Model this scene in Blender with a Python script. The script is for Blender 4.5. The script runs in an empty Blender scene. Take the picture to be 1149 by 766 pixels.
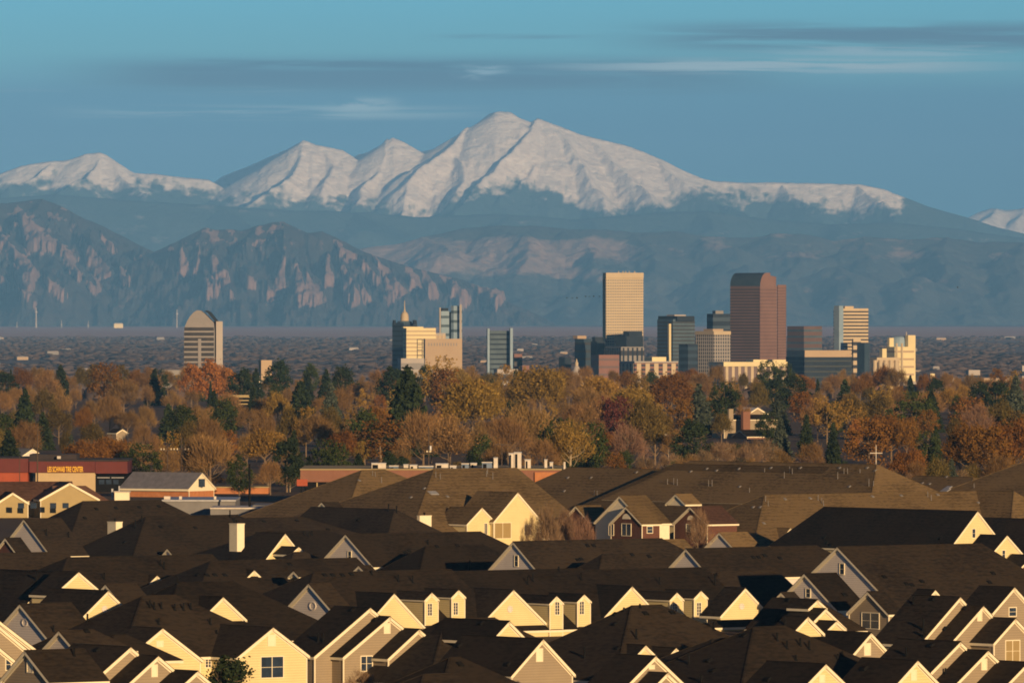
import bpy, math, random
import numpy as np
from mathutils import Vector
from mathutils.bvhtree import BVHTree
R = math.radians
F = 9400.0            # focal length in photo pixels (about a 300 mm lens)
CX, HY, CAMZ = 574.5, 357.0, 45.0
scene = bpy.context.scene
col = scene.collection
rnd = random.Random(7)

def wx(px, d): return (px-CX)/F*d
def wz(py, d): return CAMZ-(py-HY)/F*d
def mpp(d): return d/F

# ---------------------------------------------------------------- materials
def new_mat(name):
    m = bpy.data.materials.new(name); m.use_nodes = True
    nt = m.node_tree; b = nt.nodes['Principled BSDF']
    return m, nt, b
def mat(name, c1, c2=None, scale=1.0, rough=0.8, stretch=(1,1,1), detail=4, bump=0.0, spec=0.3, metal=0.0, rand=0.0, lap=0.0):
    m, nt, b = new_mat(name)
    b.inputs['Roughness'].default_value = rough
    b.inputs['Specular IOR Level'].default_value = spec
    b.inputs['Metallic'].default_value = metal
    c2 = c2 or tuple(v*0.8 for v in c1)
    geo = nt.nodes.new('ShaderNodeNewGeometry')
    mp = nt.nodes.new('ShaderNodeMapping'); mp.inputs['Scale'].default_value = stretch
    nt.links.new(geo.outputs['Position'], mp.inputs[0])
    n = nt.nodes.new('ShaderNodeTexNoise'); n.inputs['Scale'].default_value = scale; n.inputs['Detail'].default_value = detail
    n.inputs['Roughness'].default_value = 0.62
    nt.links.new(mp.outputs[0], n.inputs['Vector'])
    r = nt.nodes.new('ShaderNodeValToRGB')
    r.color_ramp.elements[0].position = 0.32; r.color_ramp.elements[1].position = 0.68
    r.color_ramp.elements[0].color = (*c1, 1); r.color_ramp.elements[1].color = (*c2, 1)
    nt.links.new(n.outputs['Fac'], r.inputs[0])
    out = r.outputs[0]
    if lap:
        w = nt.nodes.new('ShaderNodeTexWave'); w.bands_direction = 'Z'; w.wave_profile = 'SAW'
        w.inputs['Scale'].default_value = 0.314/lap; w.inputs['Distortion'].default_value = 0.0
        nt.links.new(geo.outputs['Position'], w.inputs['Vector'])
        mr = nt.nodes.new('ShaderNodeMapRange'); mr.inputs[3].default_value = 0.8; mr.inputs[4].default_value = 1.03
        nt.links.new(w.outputs['Fac'], mr.inputs[0])
        mx = nt.nodes.new('ShaderNodeVectorMath'); mx.operation = 'SCALE'
        nt.links.new(out, mx.inputs[0]); nt.links.new(mr.outputs[0], mx.inputs['Scale']); out = mx.outputs[0]
    if rand:
        oi = nt.nodes.new('ShaderNodeObjectInfo')
        hs = nt.nodes.new('ShaderNodeHueSaturation')
        m1 = nt.nodes.new('ShaderNodeMapRange'); m1.inputs[3].default_value = 1-rand; m1.inputs[4].default_value = 1+rand
        m2 = nt.nodes.new('ShaderNodeMapRange'); m2.inputs[3].default_value = 0.5-rand*0.035; m2.inputs[4].default_value = 0.5+rand*0.035
        wn = nt.nodes.new('ShaderNodeTexWhiteNoise'); wn.noise_dimensions = '1D'
        nt.links.new(oi.outputs['Random'], m1.inputs[0]); nt.links.new(oi.outputs['Random'], wn.inputs['W'])
        nt.links.new(wn.outputs['Value'], m2.inputs[0])
        nt.links.new(m1.outputs[0], hs.inputs['Value']); nt.links.new(m2.outputs[0], hs.inputs['Hue'])
        nt.links.new(out, hs.inputs['Color']); out = hs.outputs[0]
    nt.links.new(out, b.inputs['Base Color'])
    if bump:
        bp = nt.nodes.new('ShaderNodeBump'); bp.inputs['Strength'].default_value = bump; bp.inputs['Distance'].default_value = 0.1
        nt.links.new(n.outputs['Fac'], bp.inputs['Height']); nt.links.new(bp.outputs[0], b.inputs['Normal'])
    return m
def shingle(name, c1, c2, rowk=0.5):
    m, nt, b = new_mat(name)
    b.inputs['Roughness'].default_value = 0.93; b.inputs['Specular IOR Level'].default_value = 0.12
    geo = nt.nodes.new('ShaderNodeNewGeometry')
    def noise(scale, st, det=3):
        mp = nt.nodes.new('ShaderNodeMapping'); mp.inputs['Scale'].default_value = st
        nt.links.new(geo.outputs['Position'], mp.inputs[0])
        n = nt.nodes.new('ShaderNodeTexNoise'); n.inputs['Scale'].default_value = scale; n.inputs['Detail'].default_value = det
        nt.links.new(mp.outputs[0], n.inputs['Vector']); return n.outputs['Fac']
    a = noise(1.1, (1, 1, 4.5), 4); c = noise(0.12, (1, 1, 1), 3)
    w = nt.nodes.new('ShaderNodeTexWave'); w.bands_direction = 'Z'; w.inputs['Scale'].default_value = 0.55
    w.inputs['Distortion'].default_value = 3.0; w.inputs['Detail'].default_value = 2; w.inputs['Detail Scale'].default_value = 0.5
    nt.links.new(geo.outputs['Position'], w.inputs['Vector'])
    def math_(op, x, y):
        q = nt.nodes.new('ShaderNodeMath'); q.operation = op
        for i, v in enumerate((x, y)):
            if isinstance(v, (int, float)): q.inputs[i].default_value = v
            else: nt.links.new(v, q.inputs[i])
        return q.outputs[0]
    f = math_('ADD', math_('MULTIPLY', a, 1.0), math_('MULTIPLY', c, 0.7))
    f = math_('ADD', f, math_('MULTIPLY', w.outputs['Fac'], 0.15*rowk))
    r = nt.nodes.new('ShaderNodeValToRGB'); r.color_ramp.elements[0].position = 0.62; r.color_ramp.elements[1].position = 1.15
    r.color_ramp.elements[0].color = (*c1, 1); r.color_ramp.elements[1].color = (*c2, 1)
    nt.links.new(f, r.inputs[0])
    oi = nt.nodes.new('ShaderNodeObjectInfo'); m1 = nt.nodes.new('ShaderNodeMapRange'); m1.inputs[3].default_value = 0.72; m1.inputs[4].default_value = 1.4
    nt.links.new(oi.outputs['Random'], m1.inputs[0])
    mx = nt.nodes.new('ShaderNodeVectorMath'); mx.operation = 'SCALE'
    nt.links.new(r.outputs[0], mx.inputs[0]); nt.links.new(m1.outputs[0], mx.inputs['Scale'])
    nt.links.new(mx.outputs[0], b.inputs['Base Color'])
    bp = nt.nodes.new('ShaderNodeBump'); bp.inputs['Strength'].default_value = 0.35; bp.inputs['Distance'].default_value = 0.12
    nt.links.new(a, bp.inputs['Height']); nt.links.new(bp.outputs[0], b.inputs['Normal'])
    return m
M = {}
M['shingle'] = shingle('charcoal shingles', (0.013, 0.010, 0.0075), (0.032, 0.0235, 0.015))
M['shingle2'] = shingle('weathered brown shingles', (0.066, 0.046, 0.022), (0.145, 0.100, 0.048), 1.0)
M['shingle3'] = shingle('red brown shingles', (0.06, 0.032, 0.022), (0.12, 0.065, 0.045))
M['cream'] = mat('cream lap siding', (0.78, 0.65, 0.34), (0.72, 0.60, 0.31), 0.5, 0.75, lap=0.3)
M['tan'] = mat('tan lap siding', (0.34, 0.275, 0.185), (0.31, 0.25, 0.17), 0.5, 0.75, lap=0.3)
M['grey'] = mat('pale grey lap siding', (0.74, 0.68, 0.60), (0.69, 0.63, 0.56), 0.5, 0.75, lap=0.3)
M['white'] = mat('white trim paint', (0.84, 0.76, 0.55), (0.78, 0.70, 0.50), 1.5, 0.6)
M['brick'] = mat('red brown brick', (0.14, 0.062, 0.04), (0.10, 0.045, 0.03), 2.5, 0.9, bump=0.2)
M['ochre'] = mat('ochre siding', (0.42, 0.33, 0.16), (0.37, 0.29, 0.14), 0.6, 0.8, lap=0.3)
M['dark'] = mat('dark metal', (0.008, 0.008, 0.008), (0.014, 0.013, 0.012), 1, 0.9, spec=0.05)
M['greymetal'] = mat('galvanised metal', (0.42, 0.42, 0.43), (0.33, 0.34, 0.35), 1.5, 0.45, metal=0.3)
M['ventgrey'] = mat('grey vent paint', (0.20, 0.19, 0.18), (0.14, 0.135, 0.13), 2, 0.7)
M['glass'] = mat('window glass', (0.035, 0.055, 0.09), (0.02, 0.028, 0.045), 0.9, 0.15, spec=0.6)
M['curtainglass'] = mat('window glass with pale blinds', (0.36, 0.27, 0.12), (0.30, 0.22, 0.10), 3, 0.25, stretch=(6, 6, 0.3))
M['wood'] = mat('weathered pole wood', (0.10, 0.07, 0.045), (0.07, 0.05, 0.035), 3, 0.9)
M['paleroof'] = mat('pale flat roof membrane', (0.50, 0.50, 0.52), (0.42, 0.43, 0.46), 0.3, 0.7)

# ---------------------------------------------------------------- object helpers
class MB:
    def __init__(s): s.v = []; s.f = []; s.mi = []
    def add(s, vs, fs, mi=0):
        o = len(s.v); s.v += [tuple(map(float, v)) for v in vs]
        for f in fs: s.f.append(tuple(i+o for i in f)); s.mi.append(mi)
    def box(s, c, sx, sy, sz, ax=(1, 0, 0), mi=0, taper=1.0):
        """box with base centre c; ax = horizontal unit axis of sx"""
        a = Vector((ax[0], ax[1], 0)).normalized(); b = Vector((-a.y, a.x, 0)); c = Vector(c)
        P = []
        for z, k in ((0, 1), (sz, taper)):
            for i, j in ((-1, -1), (1, -1), (1, 1), (-1, 1)):
                P.append(c+a*(i*sx/2*k)+b*(j*sy/2*k)+Vector((0, 0, z)))
        s.add(P, [(0, 3, 2, 1), (4, 5, 6, 7), (0, 1, 5, 4), (1, 2, 6, 5), (2, 3, 7, 6), (3, 0, 4, 7)], mi)
    def beam(s, p, q, w, h, mi=0, up=Vector((0, 0, 1))):
        """bar from p to q, w across, h downward from the line"""
        p = Vector(p); q = Vector(q); t = (q-p).normalized(); a = t.cross(up).normalized(); n = a.cross(t).normalized()
        P = [x+a*(i*w/2)+n*j for x in (p, q) for i, j in ((-1, -h), (1, -h), (1, 0), (-1, 0))]
        s.add(P, [(0, 3, 2, 1), (4, 5, 6, 7), (0, 1, 5, 4), (1, 2, 6, 5), (2, 3, 7, 6), (3, 0, 4, 7)], mi)
    def cyl(s, p, q, r0, r1=None, n=8, mi=0, cap=True):
        r1 = r0 if r1 is None else r1
        p = Vector(p); q = Vector(q); t = (q-p).normalized()
        a = t.orthogonal().normalized(); b = t.cross(a)
        P = [x+(a*math.cos(2*math.pi*k/n)+b*math.sin(2*math.pi*k/n))*r for x, r in ((p, r0), (q, r1)) for k in range(n)]
        fs = [(k, (k+1) % n, n+(k+1) % n, n+k) for k in range(n)]
        if cap: fs += [tuple(range(n-1, -1, -1)), tuple(range(n, 2*n))]
        s.add(P, fs, mi)
    def lathe(s, c, prof, n=16, mi=0):
        c = Vector(c); P = [(c.x+r*math.cos(2*math.pi*k/n), c.y+r*math.sin(2*math.pi*k/n), c.z+z) for r, z in prof for k in range(n)]
        fs = [(i*n+k, i*n+(k+1) % n, (i+1)*n+(k+1) % n, (i+1)*n+k) for i in range(len(prof)-1) for k in range(n)]
        s.add(P, fs, mi)
def tag(o, label=None, cat=None, group=None, kind=None):
    if label: o['label'] = label
    if cat: o['category'] = cat
    if group: o['group'] = group
    if kind: o['kind'] = kind
    return o
def empty(name, loc, label=None, cat=None, group=None):
    o = bpy.data.objects.new(name, None); col.objects.link(o); o.location = loc; o.empty_display_size = 0.5
    return tag(o, label, cat, group)
def obj(name, mb, mats, parent=None, smooth=False):
    """vertices are given in world space; kept relative to the thing's base"""
    if not isinstance(mats, (list, tuple)): mats = [mats]
    me = bpy.data.meshes.new(name)
    off = Vector((0, 0, 0)); p = parent
    while p is not None: off += p.location; p = p.parent
    me.from_pydata([(v[0]-off.x, v[1]-off.y, v[2]-off.z) for v in mb.v], [], mb.f)
    for m in mats: me.materials.append(m)
    if len(mats) > 1: me.polygons.foreach_set('material_index', mb.mi)
    if smooth: me.polygons.foreach_set('use_smooth', [True]*len(mb.f))
    me.update()
    o = bpy.data.objects.new(name, me); col.objects.link(o)
    if parent is not None: o.parent = parent
    return o
def npmesh(name, V, Fq, mats, parent=None, mi=None):
    """fast mesh of quads (n,4) or triangles (n,3)"""
    V = np.asarray(V, np.float32); Fq = np.asarray(Fq, np.int32); k = Fq.shape[1]
    me = bpy.data.meshes.new(name); me.vertices.add(len(V)); me.vertices.foreach_set('co', V.ravel())
    me.loops.add(Fq.size); me.loops.foreach_set('vertex_index', Fq.ravel())
    me.polygons.add(len(Fq)); me.polygons.foreach_set('loop_start', np.arange(0, Fq.size, k, dtype=np.int32))
    if not isinstance(mats, (list, tuple)): mats = [mats]
    for m in mats: me.materials.append(m)
    if mi is not None: me.polygons.foreach_set('material_index', np.asarray(mi, np.int32))
    me.update(calc_edges=True); me.validate()
    return me
def link_mesh(name, me, parent=None, loc=(0, 0, 0)):
    o = bpy.data.objects.new(name, me); col.objects.link(o); o.location = loc
    if parent is not None: o.parent = parent
    return o

# ---------------------------------------------------------------- houses
PHI_A, PHI_B = 52.0, 38.0
HITS = []       # (verts, faces, house, kind) for placing windows and vents on the built surfaces
def block(root, T, x, y, hw, h, L, d, front='g', back='g', wh=None, wall='cream', roof='shingle', trim='white', fb=0.30, rot=0.0, ext=0.0, xr=1.0, hit=True, e=0.32, rk=0.30):
    """one gabled or hipped wing: (x, y) is where its ridge starts towards the camera, hw/h the gable's half width and rise, L the ridge's run, all in photo pixels at distance d"""
    k = d/F; phi = R((PHI_A if T == 'A' else PHI_B)+(rot if T == 'A' else -rot))
    if T == 'A': t = Vector((math.cos(phi), -math.sin(phi), 0)); r = Vector((math.sin(phi), math.cos(phi), 0))
    else: t = Vector((math.cos(phi), math.sin(phi), 0)); r = Vector((-math.sin(phi), math.cos(phi), 0))
    W = hw*k/math.cos(phi); rise = h*k; p = rise/W; Lm = L*k/math.sin(phi)+ext
    O = Vector((wx(x, d), d, wz(y, d)))
    def P(u, v, z): return O+t*u+r*v+Vector((0, 0, z))
    We = W+e; WR = W*xr; WeR = WR+e
    def ends():
        f = (-rk, -rk) if front == 'g' else (0.0, -We)
        b = (Lm+rk, Lm+rk) if back == 'g' else (Lm, Lm+We)
        return f, b
    (rf, ef), (rb, eb) = ends()
    ez = -p*We; ezR = -p*WeR
    top = [P(0, rf, 0), P(0, rb, 0), P(-We, ef, ez), P(-We, eb, ez), P(WeR, ef, ezR), P(WeR, eb, ezR)]
    th = 0.07; th2 = Vector((0, 0, -th))
    V = top+[q+th2 for q in top]
    fs = [(0, 2, 3, 1), (0, 1, 5, 4), (6, 7, 9, 8), (6, 10, 11, 7), (2, 8, 9, 3), (4, 5, 11, 10)]
    if front == 'h': fs += [(0, 4, 2), (6, 8, 10), (2, 4, 10, 8)]
    else: fs += [(0, 6, 8, 2), (0, 4, 10, 6)]
    if back == 'h': fs += [(1, 3, 5), (7, 11, 9), (3, 9, 11, 5)]
    else: fs += [(1, 3, 9, 7), (1, 7, 11, 5)]
    mb = MB(); mb.add(V, fs); mb.beam(top[0]+Vector((0, 0, .045)), top[1]+Vector((0, 0, .045)), 0.3, 0.05)
    if front == 'h': mb.beam(top[0]+Vector((0, 0, .04)), top[2]+Vector((0, 0, .04)), .26, .05); mb.beam(top[0]+Vector((0, 0, .04)), top[4]+Vector((0, 0, .04)), .26, .05)
    ro = obj('roof', mb, M[roof], root)
    if hit: HITS.append((V[:6], [(0, 2, 3, 1), (0, 1, 5, 4)]+([(0, 4, 2)] if front == 'h' else [])+([(1, 3, 5)] if back == 'h' else []), root, 'roof'))
    # fascia and rake boards
    mb = MB(); ins = 0.03
    low = Vector((0, 0, -th-0.004))
    def board(a, b, inn):
        a = a+inn*ins+low; b = b+inn*ins+low; mb.beam(a, b, 0.05, fb)
    board(top[2], top[3], t); board(top[4], top[5], -t)
    if front == 'g': board(top[2], top[0], r); board(top[0], top[4], r)
    else: board(top[2], top[4], r)
    if back == 'g': board(top[3], top[1], -r); board(top[1], top[5], -r)
    else: board(top[3], top[5], -r)
    if front == 'g':    # frieze under the rake, proud of the siding
        for s_, Wq in ((-1, W), (1, WR)):
            a = P(0, -0.04, -0.32-p*0.0); b = P(s_*(Wq-0.02), -0.04, -0.32-p*(Wq-0.02)); mb.beam(a, b, 0.05, 0.24)
    obj('trim', mb, M[trim], root)
    # walls
    vf = 0.0 if front == 'g' else -W
    vb = Lm if back == 'g' else Lm+W
    zb = -O.z-0.5 if wh is None else -rise-wh
    dz = -0.10
    riR = rise*xr; zb = min(zb, -riR-0.3)
    V = [P(-W, vf, zb), P(WR, vf, zb), P(WR, vb, zb), P(-W, vb, zb), P(-W, vf, -rise+dz), P(WR, vf, -riR+dz), P(WR, vb, -riR+dz), P(-W, vb, -rise+dz)]
    fs = [(1, 2, 6, 5), (3, 0, 4, 7), (3, 2, 1, 0)]
    if front == 'g': V.append(P(0, vf, dz)); fs.append((0, 1, 5, 8, 4)); fi = 8
    else: fs.append((0, 1, 5, 4))
    if back == 'g': V.append(P(0, vb, dz)); fs.append((2, 3, 7, len(V)-1, 6))
    else: fs.append((2, 3, 7, 6))
    mb = MB(); mb.add(V, fs); obj('wall', mb, M[wall], root)
    if hit: HITS.append((V, fs, root, 'wall'))
    # corner boards
    if wh is None or wh > 1.0:
        for u in (-W, W):
            mb = MB(); mb.box(P(u, vf, zb), 0.16, 0.16, -zb-rise-0.45, t)
            obj('corner_board', mb, M[trim], root)
    return O, t, r, W, Lm

BV = {}
def build_bvh():
    V = []; Fc = []; info = []
    for vs, fs, root, kind in HITS:
        o = len(V); V += [Vector(v) for v in vs]
        for f in fs: Fc.append([i+o for i in f]); info.append((root, kind))
    BV['t'] = BVHTree.FromPolygons(V, Fc); BV['i'] = info
def cast(px, py):
    dr = Vector(((px-CX)/F, 1.0, -(py-HY)/F)).normalized()
    loc, n, i, dist = BV['t'].ray_cast(Vector((0, 0, CAMZ)), dr)
    if loc is None: return None
    if n.dot(dr) > 0: n = -n
    return loc, n, BV['i'][i][0], BV['i'][i][1]
def window(px, py, wp, hp, rows=2, cols=1, kind='glass', trim='white', fr=0.11):
    c = cast(px, py)
    if c is None or c[3] != 'wall': return False
    loc, n, root, _ = c
    n = Vector((n.x, n.y, 0)).normalized(); t = Vector((-n.y, n.x, 0))
    if t.x < 0: t = -t
    k = loc.y/F; w = wp*k/max(0.3, abs(t.x)); h = hp*k
    mb = MB(); c0 = loc+n*0.03
    def bar(u0, u1, z0, z1, dep=0.06, out=0.0):
        q = [c0+t*u+Vector((0, 0, z))+n*s for s in (-0.05, dep+out) for u, z in ((u0, z0), (u1, z0), (u1, z1), (u0, z1))]
        mb.add(q, [(0, 3, 2, 1), (4, 5, 6, 7), (0, 1, 5, 4), (1, 2, 6, 5), (2, 3, 7, 6), (3, 0, 4, 7)])
    bar(-w/2-fr, -w/2, -h/2-fr, h/2+fr); bar(w/2, w/2+fr, -h/2-fr, h/2+fr)
    bar(-w/2, w/2, h/2, h/2+fr, 0.06, 0.01); bar(-w/2, w/2, -h/2-fr, -h/2, 0.06, 0.03)
    mt = 0.045
    for i in range(1, rows): z = -h/2+h*i/rows; bar(-w/2, w/2, z-mt/2, z+mt/2, 0.03)
    for i in range(1, cols): u = -w/2+w*i/cols; bar(u-mt, u+mt, -h/2, h/2, 0.035)
    f = obj('window', mb, M[trim], root)
    mb = MB()
    q = [c0+t*u+Vector((0, 0, z))+n*0.012 for u, z in ((-w/2, -h/2), (w/2, -h/2), (w/2, h/2), (-w/2, h/2))]
    mb.add(q, [(0, 1, 2, 3)])
    mb.add([v-n*0.03 for v in q], [(3, 2, 1, 0)])
    g = obj('pane', mb, M[kind], root); g.parent = f; g.matrix_parent_inverse.identity()
    return True
def louvre(px, py, wp, hp, kind='rect', col_='white'):
    c = cast(px, py)
    if c is None or c[3] != 'wall': return
    loc, n, root, _ = c
    n = Vector((n.x, n.y, 0)).normalized(); t = Vector((-n.y, n.x, 0))
    k = loc.y/F; w = wp*k/max(0.3, abs(t.x)); h = hp*k
    mb = MB(); c0 = loc
    def bar(u0, u1, z0, z1, s1):
        q = [c0+t*u+Vector((0, 0, z))+n*s for s in (-0.05, s1) for u, z in ((u0, z0), (u1, z0), (u1, z1), (u0, z1))]
        mb.add(q, [(0, 3, 2, 1), (4, 5, 6, 7), (0, 1, 5, 4), (1, 2, 6, 5), (2, 3, 7, 6), (3, 0, 4, 7)])
    if kind == 'rect':
        for a in (-1, 1): bar(a*w/2-0.05, a*w/2+0.05, -h/2, h/2, 0.09)
        bar(-w/2+0.05, w/2-0.05, h/2-0.1, h/2, 0.09); bar(-w/2+0.05, w/2-0.05, -h/2, -h/2+0.1, 0.09)
        ns = max(3, int(h/0.16))
        for i in range(ns):
            z = -h/2+0.1+(h-0.2)*(i+0.2)/ns; bar(-w/2+0.05, w/2-0.05, z, z+(h-0.2)/ns*0.6, 0.05)
        bar(-w/2+0.05, w/2-0.05, -h/2+0.1, h/2-0.1, 0.02)
    elif kind == 'arch':
        P = [c0+n*0.06+t*(w/2*math.cos(a))+Vector((0, 0, h*math.sin(a))) for a in [math.pi*i/10 for i in range(11)]]
        P2 = [v-n*0.1 for v in P]
        mb.add(P+P2, [tuple(range(11)), tuple(range(21, 10, -1))]+[(i+1, i, i+11, i+12) for i in range(10)]+[(0, 10, 21, 11)])
    else:
        N = 16
        rim = lambda s, o: [c0+n*o+t*(w/2*s*math.cos(2*math.pi*i/N))+Vector((0, 0, h/2*s*math.sin(2*math.pi*i/N))) for i in range(N)]
        P = rim(1, -0.02)+rim(1, 0.1)+rim(0.72, 0.1)+rim(0.72, 0.03)
        fs = [(j*N+i, j*N+(i+1) % N, (j+1)*N+(i+1) % N, (j+1)*N+i) for j in range(3) for i in range(N)]+[tuple(range(3*N, 4*N))]
        mb.add(P, fs)
    obj('gable_vent', mb, M[col_], root)
def pipe(px, py, hp=5, r=0.05, mat_='dark', cap=False):
    """plumbing pipe standing on the roof slope; hp = height in photo pixels"""
    c = cast(px, py)
    if c is None or c[3] != 'roof': return
    loc, n, root, _ = c; h = max(0.35, hp*loc.y/F)
    mb = MB(); mb.cyl(loc-Vector((0, 0, 0.1)), loc+Vector((0, 0, h)), r, n=7)
    mb.cyl(loc-Vector((0, 0, 0.1)), loc+Vector((0, 0, 0.12)), r*2.1, r*1.1, n=7)
    if cap: mb.cyl(loc+Vector((0, 0, h)), loc+Vector((0, 0, h+0.12)), r*1.8, r*1.2, n=7)
    obj('vent_pipe', mb, M[mat_], root)
def boxvent(px, py, s=0.5, mat_='dark'):
    c = cast(px, py)
    if c is None or c[3] != 'roof': return
    loc, n, root, _ = c
    hz = Vector((n.x, n.y, 0)).normalized(); a = Vector((-hz.y, hz.x, 0)); up = n.cross(a).normalized()
    if up.z < 0: up = -up
    mb = MB(); P = []
    for e_, k in ((-0.03, 1.0), (0.10, 1.0), (0.2, 0.72)):
        for i, j in ((-1, -1), (1, -1), (1, 1), (-1, 1)):
            P.append(loc+a*(i*s/2*k)+up*(j*s/2*k)+n*e_)
    fs = [(8, 9, 10, 11)]
    for b in (0, 4): fs += [(b+i, b+(i+1) % 4, b+4+(i+1) % 4, b+4+i) for i in range(4)]
    mb.add(P, fs); obj('roof_vent', mb, M[mat_], root)
def chimney(root, x0, xc, x1, y0, y1, d, m_='white', phiB=38.0, cap=True):
    """boxed chimney; xc = the visible corner between its left and right faces"""
    k = d/F; a = R(phiB); t = Vector((math.cos(a), math.sin(a), 0))
    wr = (x1-xc)*k/math.cos(a); wl = (xc-x0)*k/math.sin(a)
    b = Vector((-t.y, t.x, 0))
    corner = Vector((wx(xc, d), d, wz(y1, d))); ctr = corner+t*(wr/2)+b*(wl/2)
    h = (y1-y0)*k
    mb = MB(); mb.box(ctr-Vector((0, 0, 1.0)), wr, wl, h+1.0, t); mb.box(ctr+Vector((0, 0, h+0.002)), wr+0.14, wl+0.14, 0.14, t)
    c = obj('chimney', mb, M[m_], root)
    if cap:
        mb = MB(); mb.cyl(ctr+Vector((0, 0, h+0.142)), ctr+Vector((0, 0, h+0.6)), 0.16, n=8); mb.cyl(ctr+Vector((0, 0, h+0.6)), ctr+Vector((0, 0, h+0.72)), 0.3, 0.2, n=8)
        q = obj('flue_cap', mb, M['dark'], root); q.parent = c; q.matrix_parent_inverse.identity()
def house(name, label, d, blocks, cat='townhouse', group=None, **kw):
    px, py = blocks[0][1], blocks[0][2]
    root = empty(name, (wx(px, d), d, 0.0), label, cat, group)
    for b in blocks:
        o = dict(kw); o.update(b[6] if len(b) > 6 else {})
        dd = o.pop('dd', 0.0)
        block(root, b[0], b[1], b[2], b[3], b[4], b[5], d-dd, **o)
    return root
def dist(y, H=9.5): return (CAMZ-H)*F/(y-HY)
# ---------------------------------------------------------------- the townhouses
def H_(name, label, d, main, subs=(), group='charcoal roofed townhouses', cat='townhouse', **kw):
    """main = (T, x, y, hw, h, L, opts); subs sit on its visible slope ('on') or at a set distance in front (dd)"""
    T, x, y, hw, h, L = main[:6]; o0 = dict(kw); o0.update(main[6] if len(main) > 6 else {})
    o0.pop('dd', 0)
    root = empty(name, (wx(x, d), d, 0.0), label, cat, group)
    block(root, T, x, y, hw, h, L, d, **o0)
    rot = o0.get('rot', 0); phA = R(PHI_A+rot); phB = R(PHI_B-rot)
    k = d/F; ph = phA if T == 'A' else phB
    W = hw*k/math.cos(ph); p = h*k/W; zr = wz(y, d)
    prev = (x, d)
    for s in subs:
        T2, x2, y2, hw2, h2, L2 = s[:6]; o = dict(kw); o.update(s[6] if len(s) > 6 else {})
        dd = o.pop('dd', None)
        if o.pop('step', 0):        # gable steps forward from the one before: its roof ends at that gable's wall
            Ls = L2*k/math.sin(phB); dd = d-prev[1]+Ls*(math.cos(phB)+math.sin(phB)*math.tan(phB))-math.tan(phB)*(x2-prev[0])*k; o['ext'] = 0.05
        if dd is None:
            z2 = wz(y2, d); foot = o.pop('foot', h2); w1 = min(W, (zr-z2+foot*k)/p)+o.pop('fwd', 0.25); w2 = max(0.0, (zr-z2)/p)
            if T == 'A': dd = w1*(math.cos(phB)+math.sin(phB)/math.tan(phA))-(x2-x)*k/math.tan(phA)
            else: dd = w1*(math.cos(phA)+math.sin(phA)/math.tan(phB))-(x-x2)*k/math.tan(phB)
            L2 = 0; o['ext'] = w1-w2+0.5; o['wh'] = o.get('wh', (foot-h2)*k+0.9 if w1 < W else None)
        prev = (x2, d-dd)
        block(root, T2, x2, y2, hw2, h2, L2, d-dd, **o)
    return root
TAN = dict(wall='tan'); GRY = dict(wall='grey')
SEC = 'townhouse'
# --- lowest rows of the picture
H_(SEC, 'tan townhouse with three stepped white rakes cut by lower left picture corner', 930,
   ('B', -12, 688, 56, 47, 60, TAN), [('B', -4, 700, 42, 38, 14, dict(step=1, wall='tan')), ('B', -14, 716, 36, 32, 12, dict(dd=7, wall='tan'))])
H_(SEC, 'townhouse with small tan gable and tall louvre beside white rakes, lower left', 880,
   ('A', 30, 729, 28, 32, 60, TAN), [])
H_(SEC, 'tan townhouse with three stepped gables below the half-timbered gable', 893,
   ('B', 145, 725, 45, 40, 66, TAN), [('B', 176, 735, 34, 31, 22, dict(step=1, wall='tan')), ('B', 220, 752, 30, 27, 26, dict(step=1, wall='tan'))])
H_(SEC, 'townhouse with small half-timbered white gable between oval-vent gable and cream gables', 945,
   ('A', 68, 707, 20, 21, 36, dict(wall='grey', back='h')), [('A', 128, 712, 26, 26, 14, dict(dd=-4, wall='cream', front='h', back='h'))])
H_(SEC, 'townhouse with pale grey gable and oval vent at the left picture edge', 1035,
   ('A', 24, 677, 33, 36, 52, GRY))
H_(SEC, 'townhouse with broad sunlit cream gable and oval vent, dark roof running off beside it', 1075,
   ('B', 120, 662, 46, 47, 62), [('A', 120, 655, 22, 24, 30, dict(dd=-12, wall='grey'))])
H_(SEC, 'townhouse showing only a cream gable strip above the oval-vent gables', 1155,
   ('B', 87, 641, 26, 24, 26), [('B', 66, 642, 60, 56, 90, dict(dd=-6))])
H_(SEC, 'large cream townhouse with hipped roof, two cream gables and wide double window', 968,
   ('A', 160, 668, 61, 63, 36, dict(front='h', back='h')),
   [('B', 181, 704, 42, 35, 0, dict(fwd=0.6, wh=None)), ('B', 305, 703, 38, 31, 92, dict(dd=7.5))])
H_(SEC, 'townhouse with tiny shaded cream gable on its roof behind the hipped cream house', 1062,
   ('A', 200, 653, 60, 62, 60, dict(front='h', back='h')), [('B', 249, 669, 24, 24, 0, dict(wh=0.6)), ('B', 212, 690, 10, 8, 14, dict(dd=11, wh=0.3))])
H_(SEC, 'townhouse with the big grey gable and oval vent beside the stepped tan gables', 1095,
   ('A', 348, 654, 45, 49, 20, GRY), [('A', 340, 702, 26, 10, 20, dict(dd=1, wall='cream', front='h'))])
H_(SEC, 'tan townhouse with three stepped gables beside the double-window cream house', 985,
   ('B', 414, 681, 60, 51, 38, TAN), [('B', 436, 691, 50, 42, 13, dict(step=1, wall='tan')), ('B', 469, 705, 33, 30, 17, dict(step=1, wall='tan', wh=2.0))])
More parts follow.
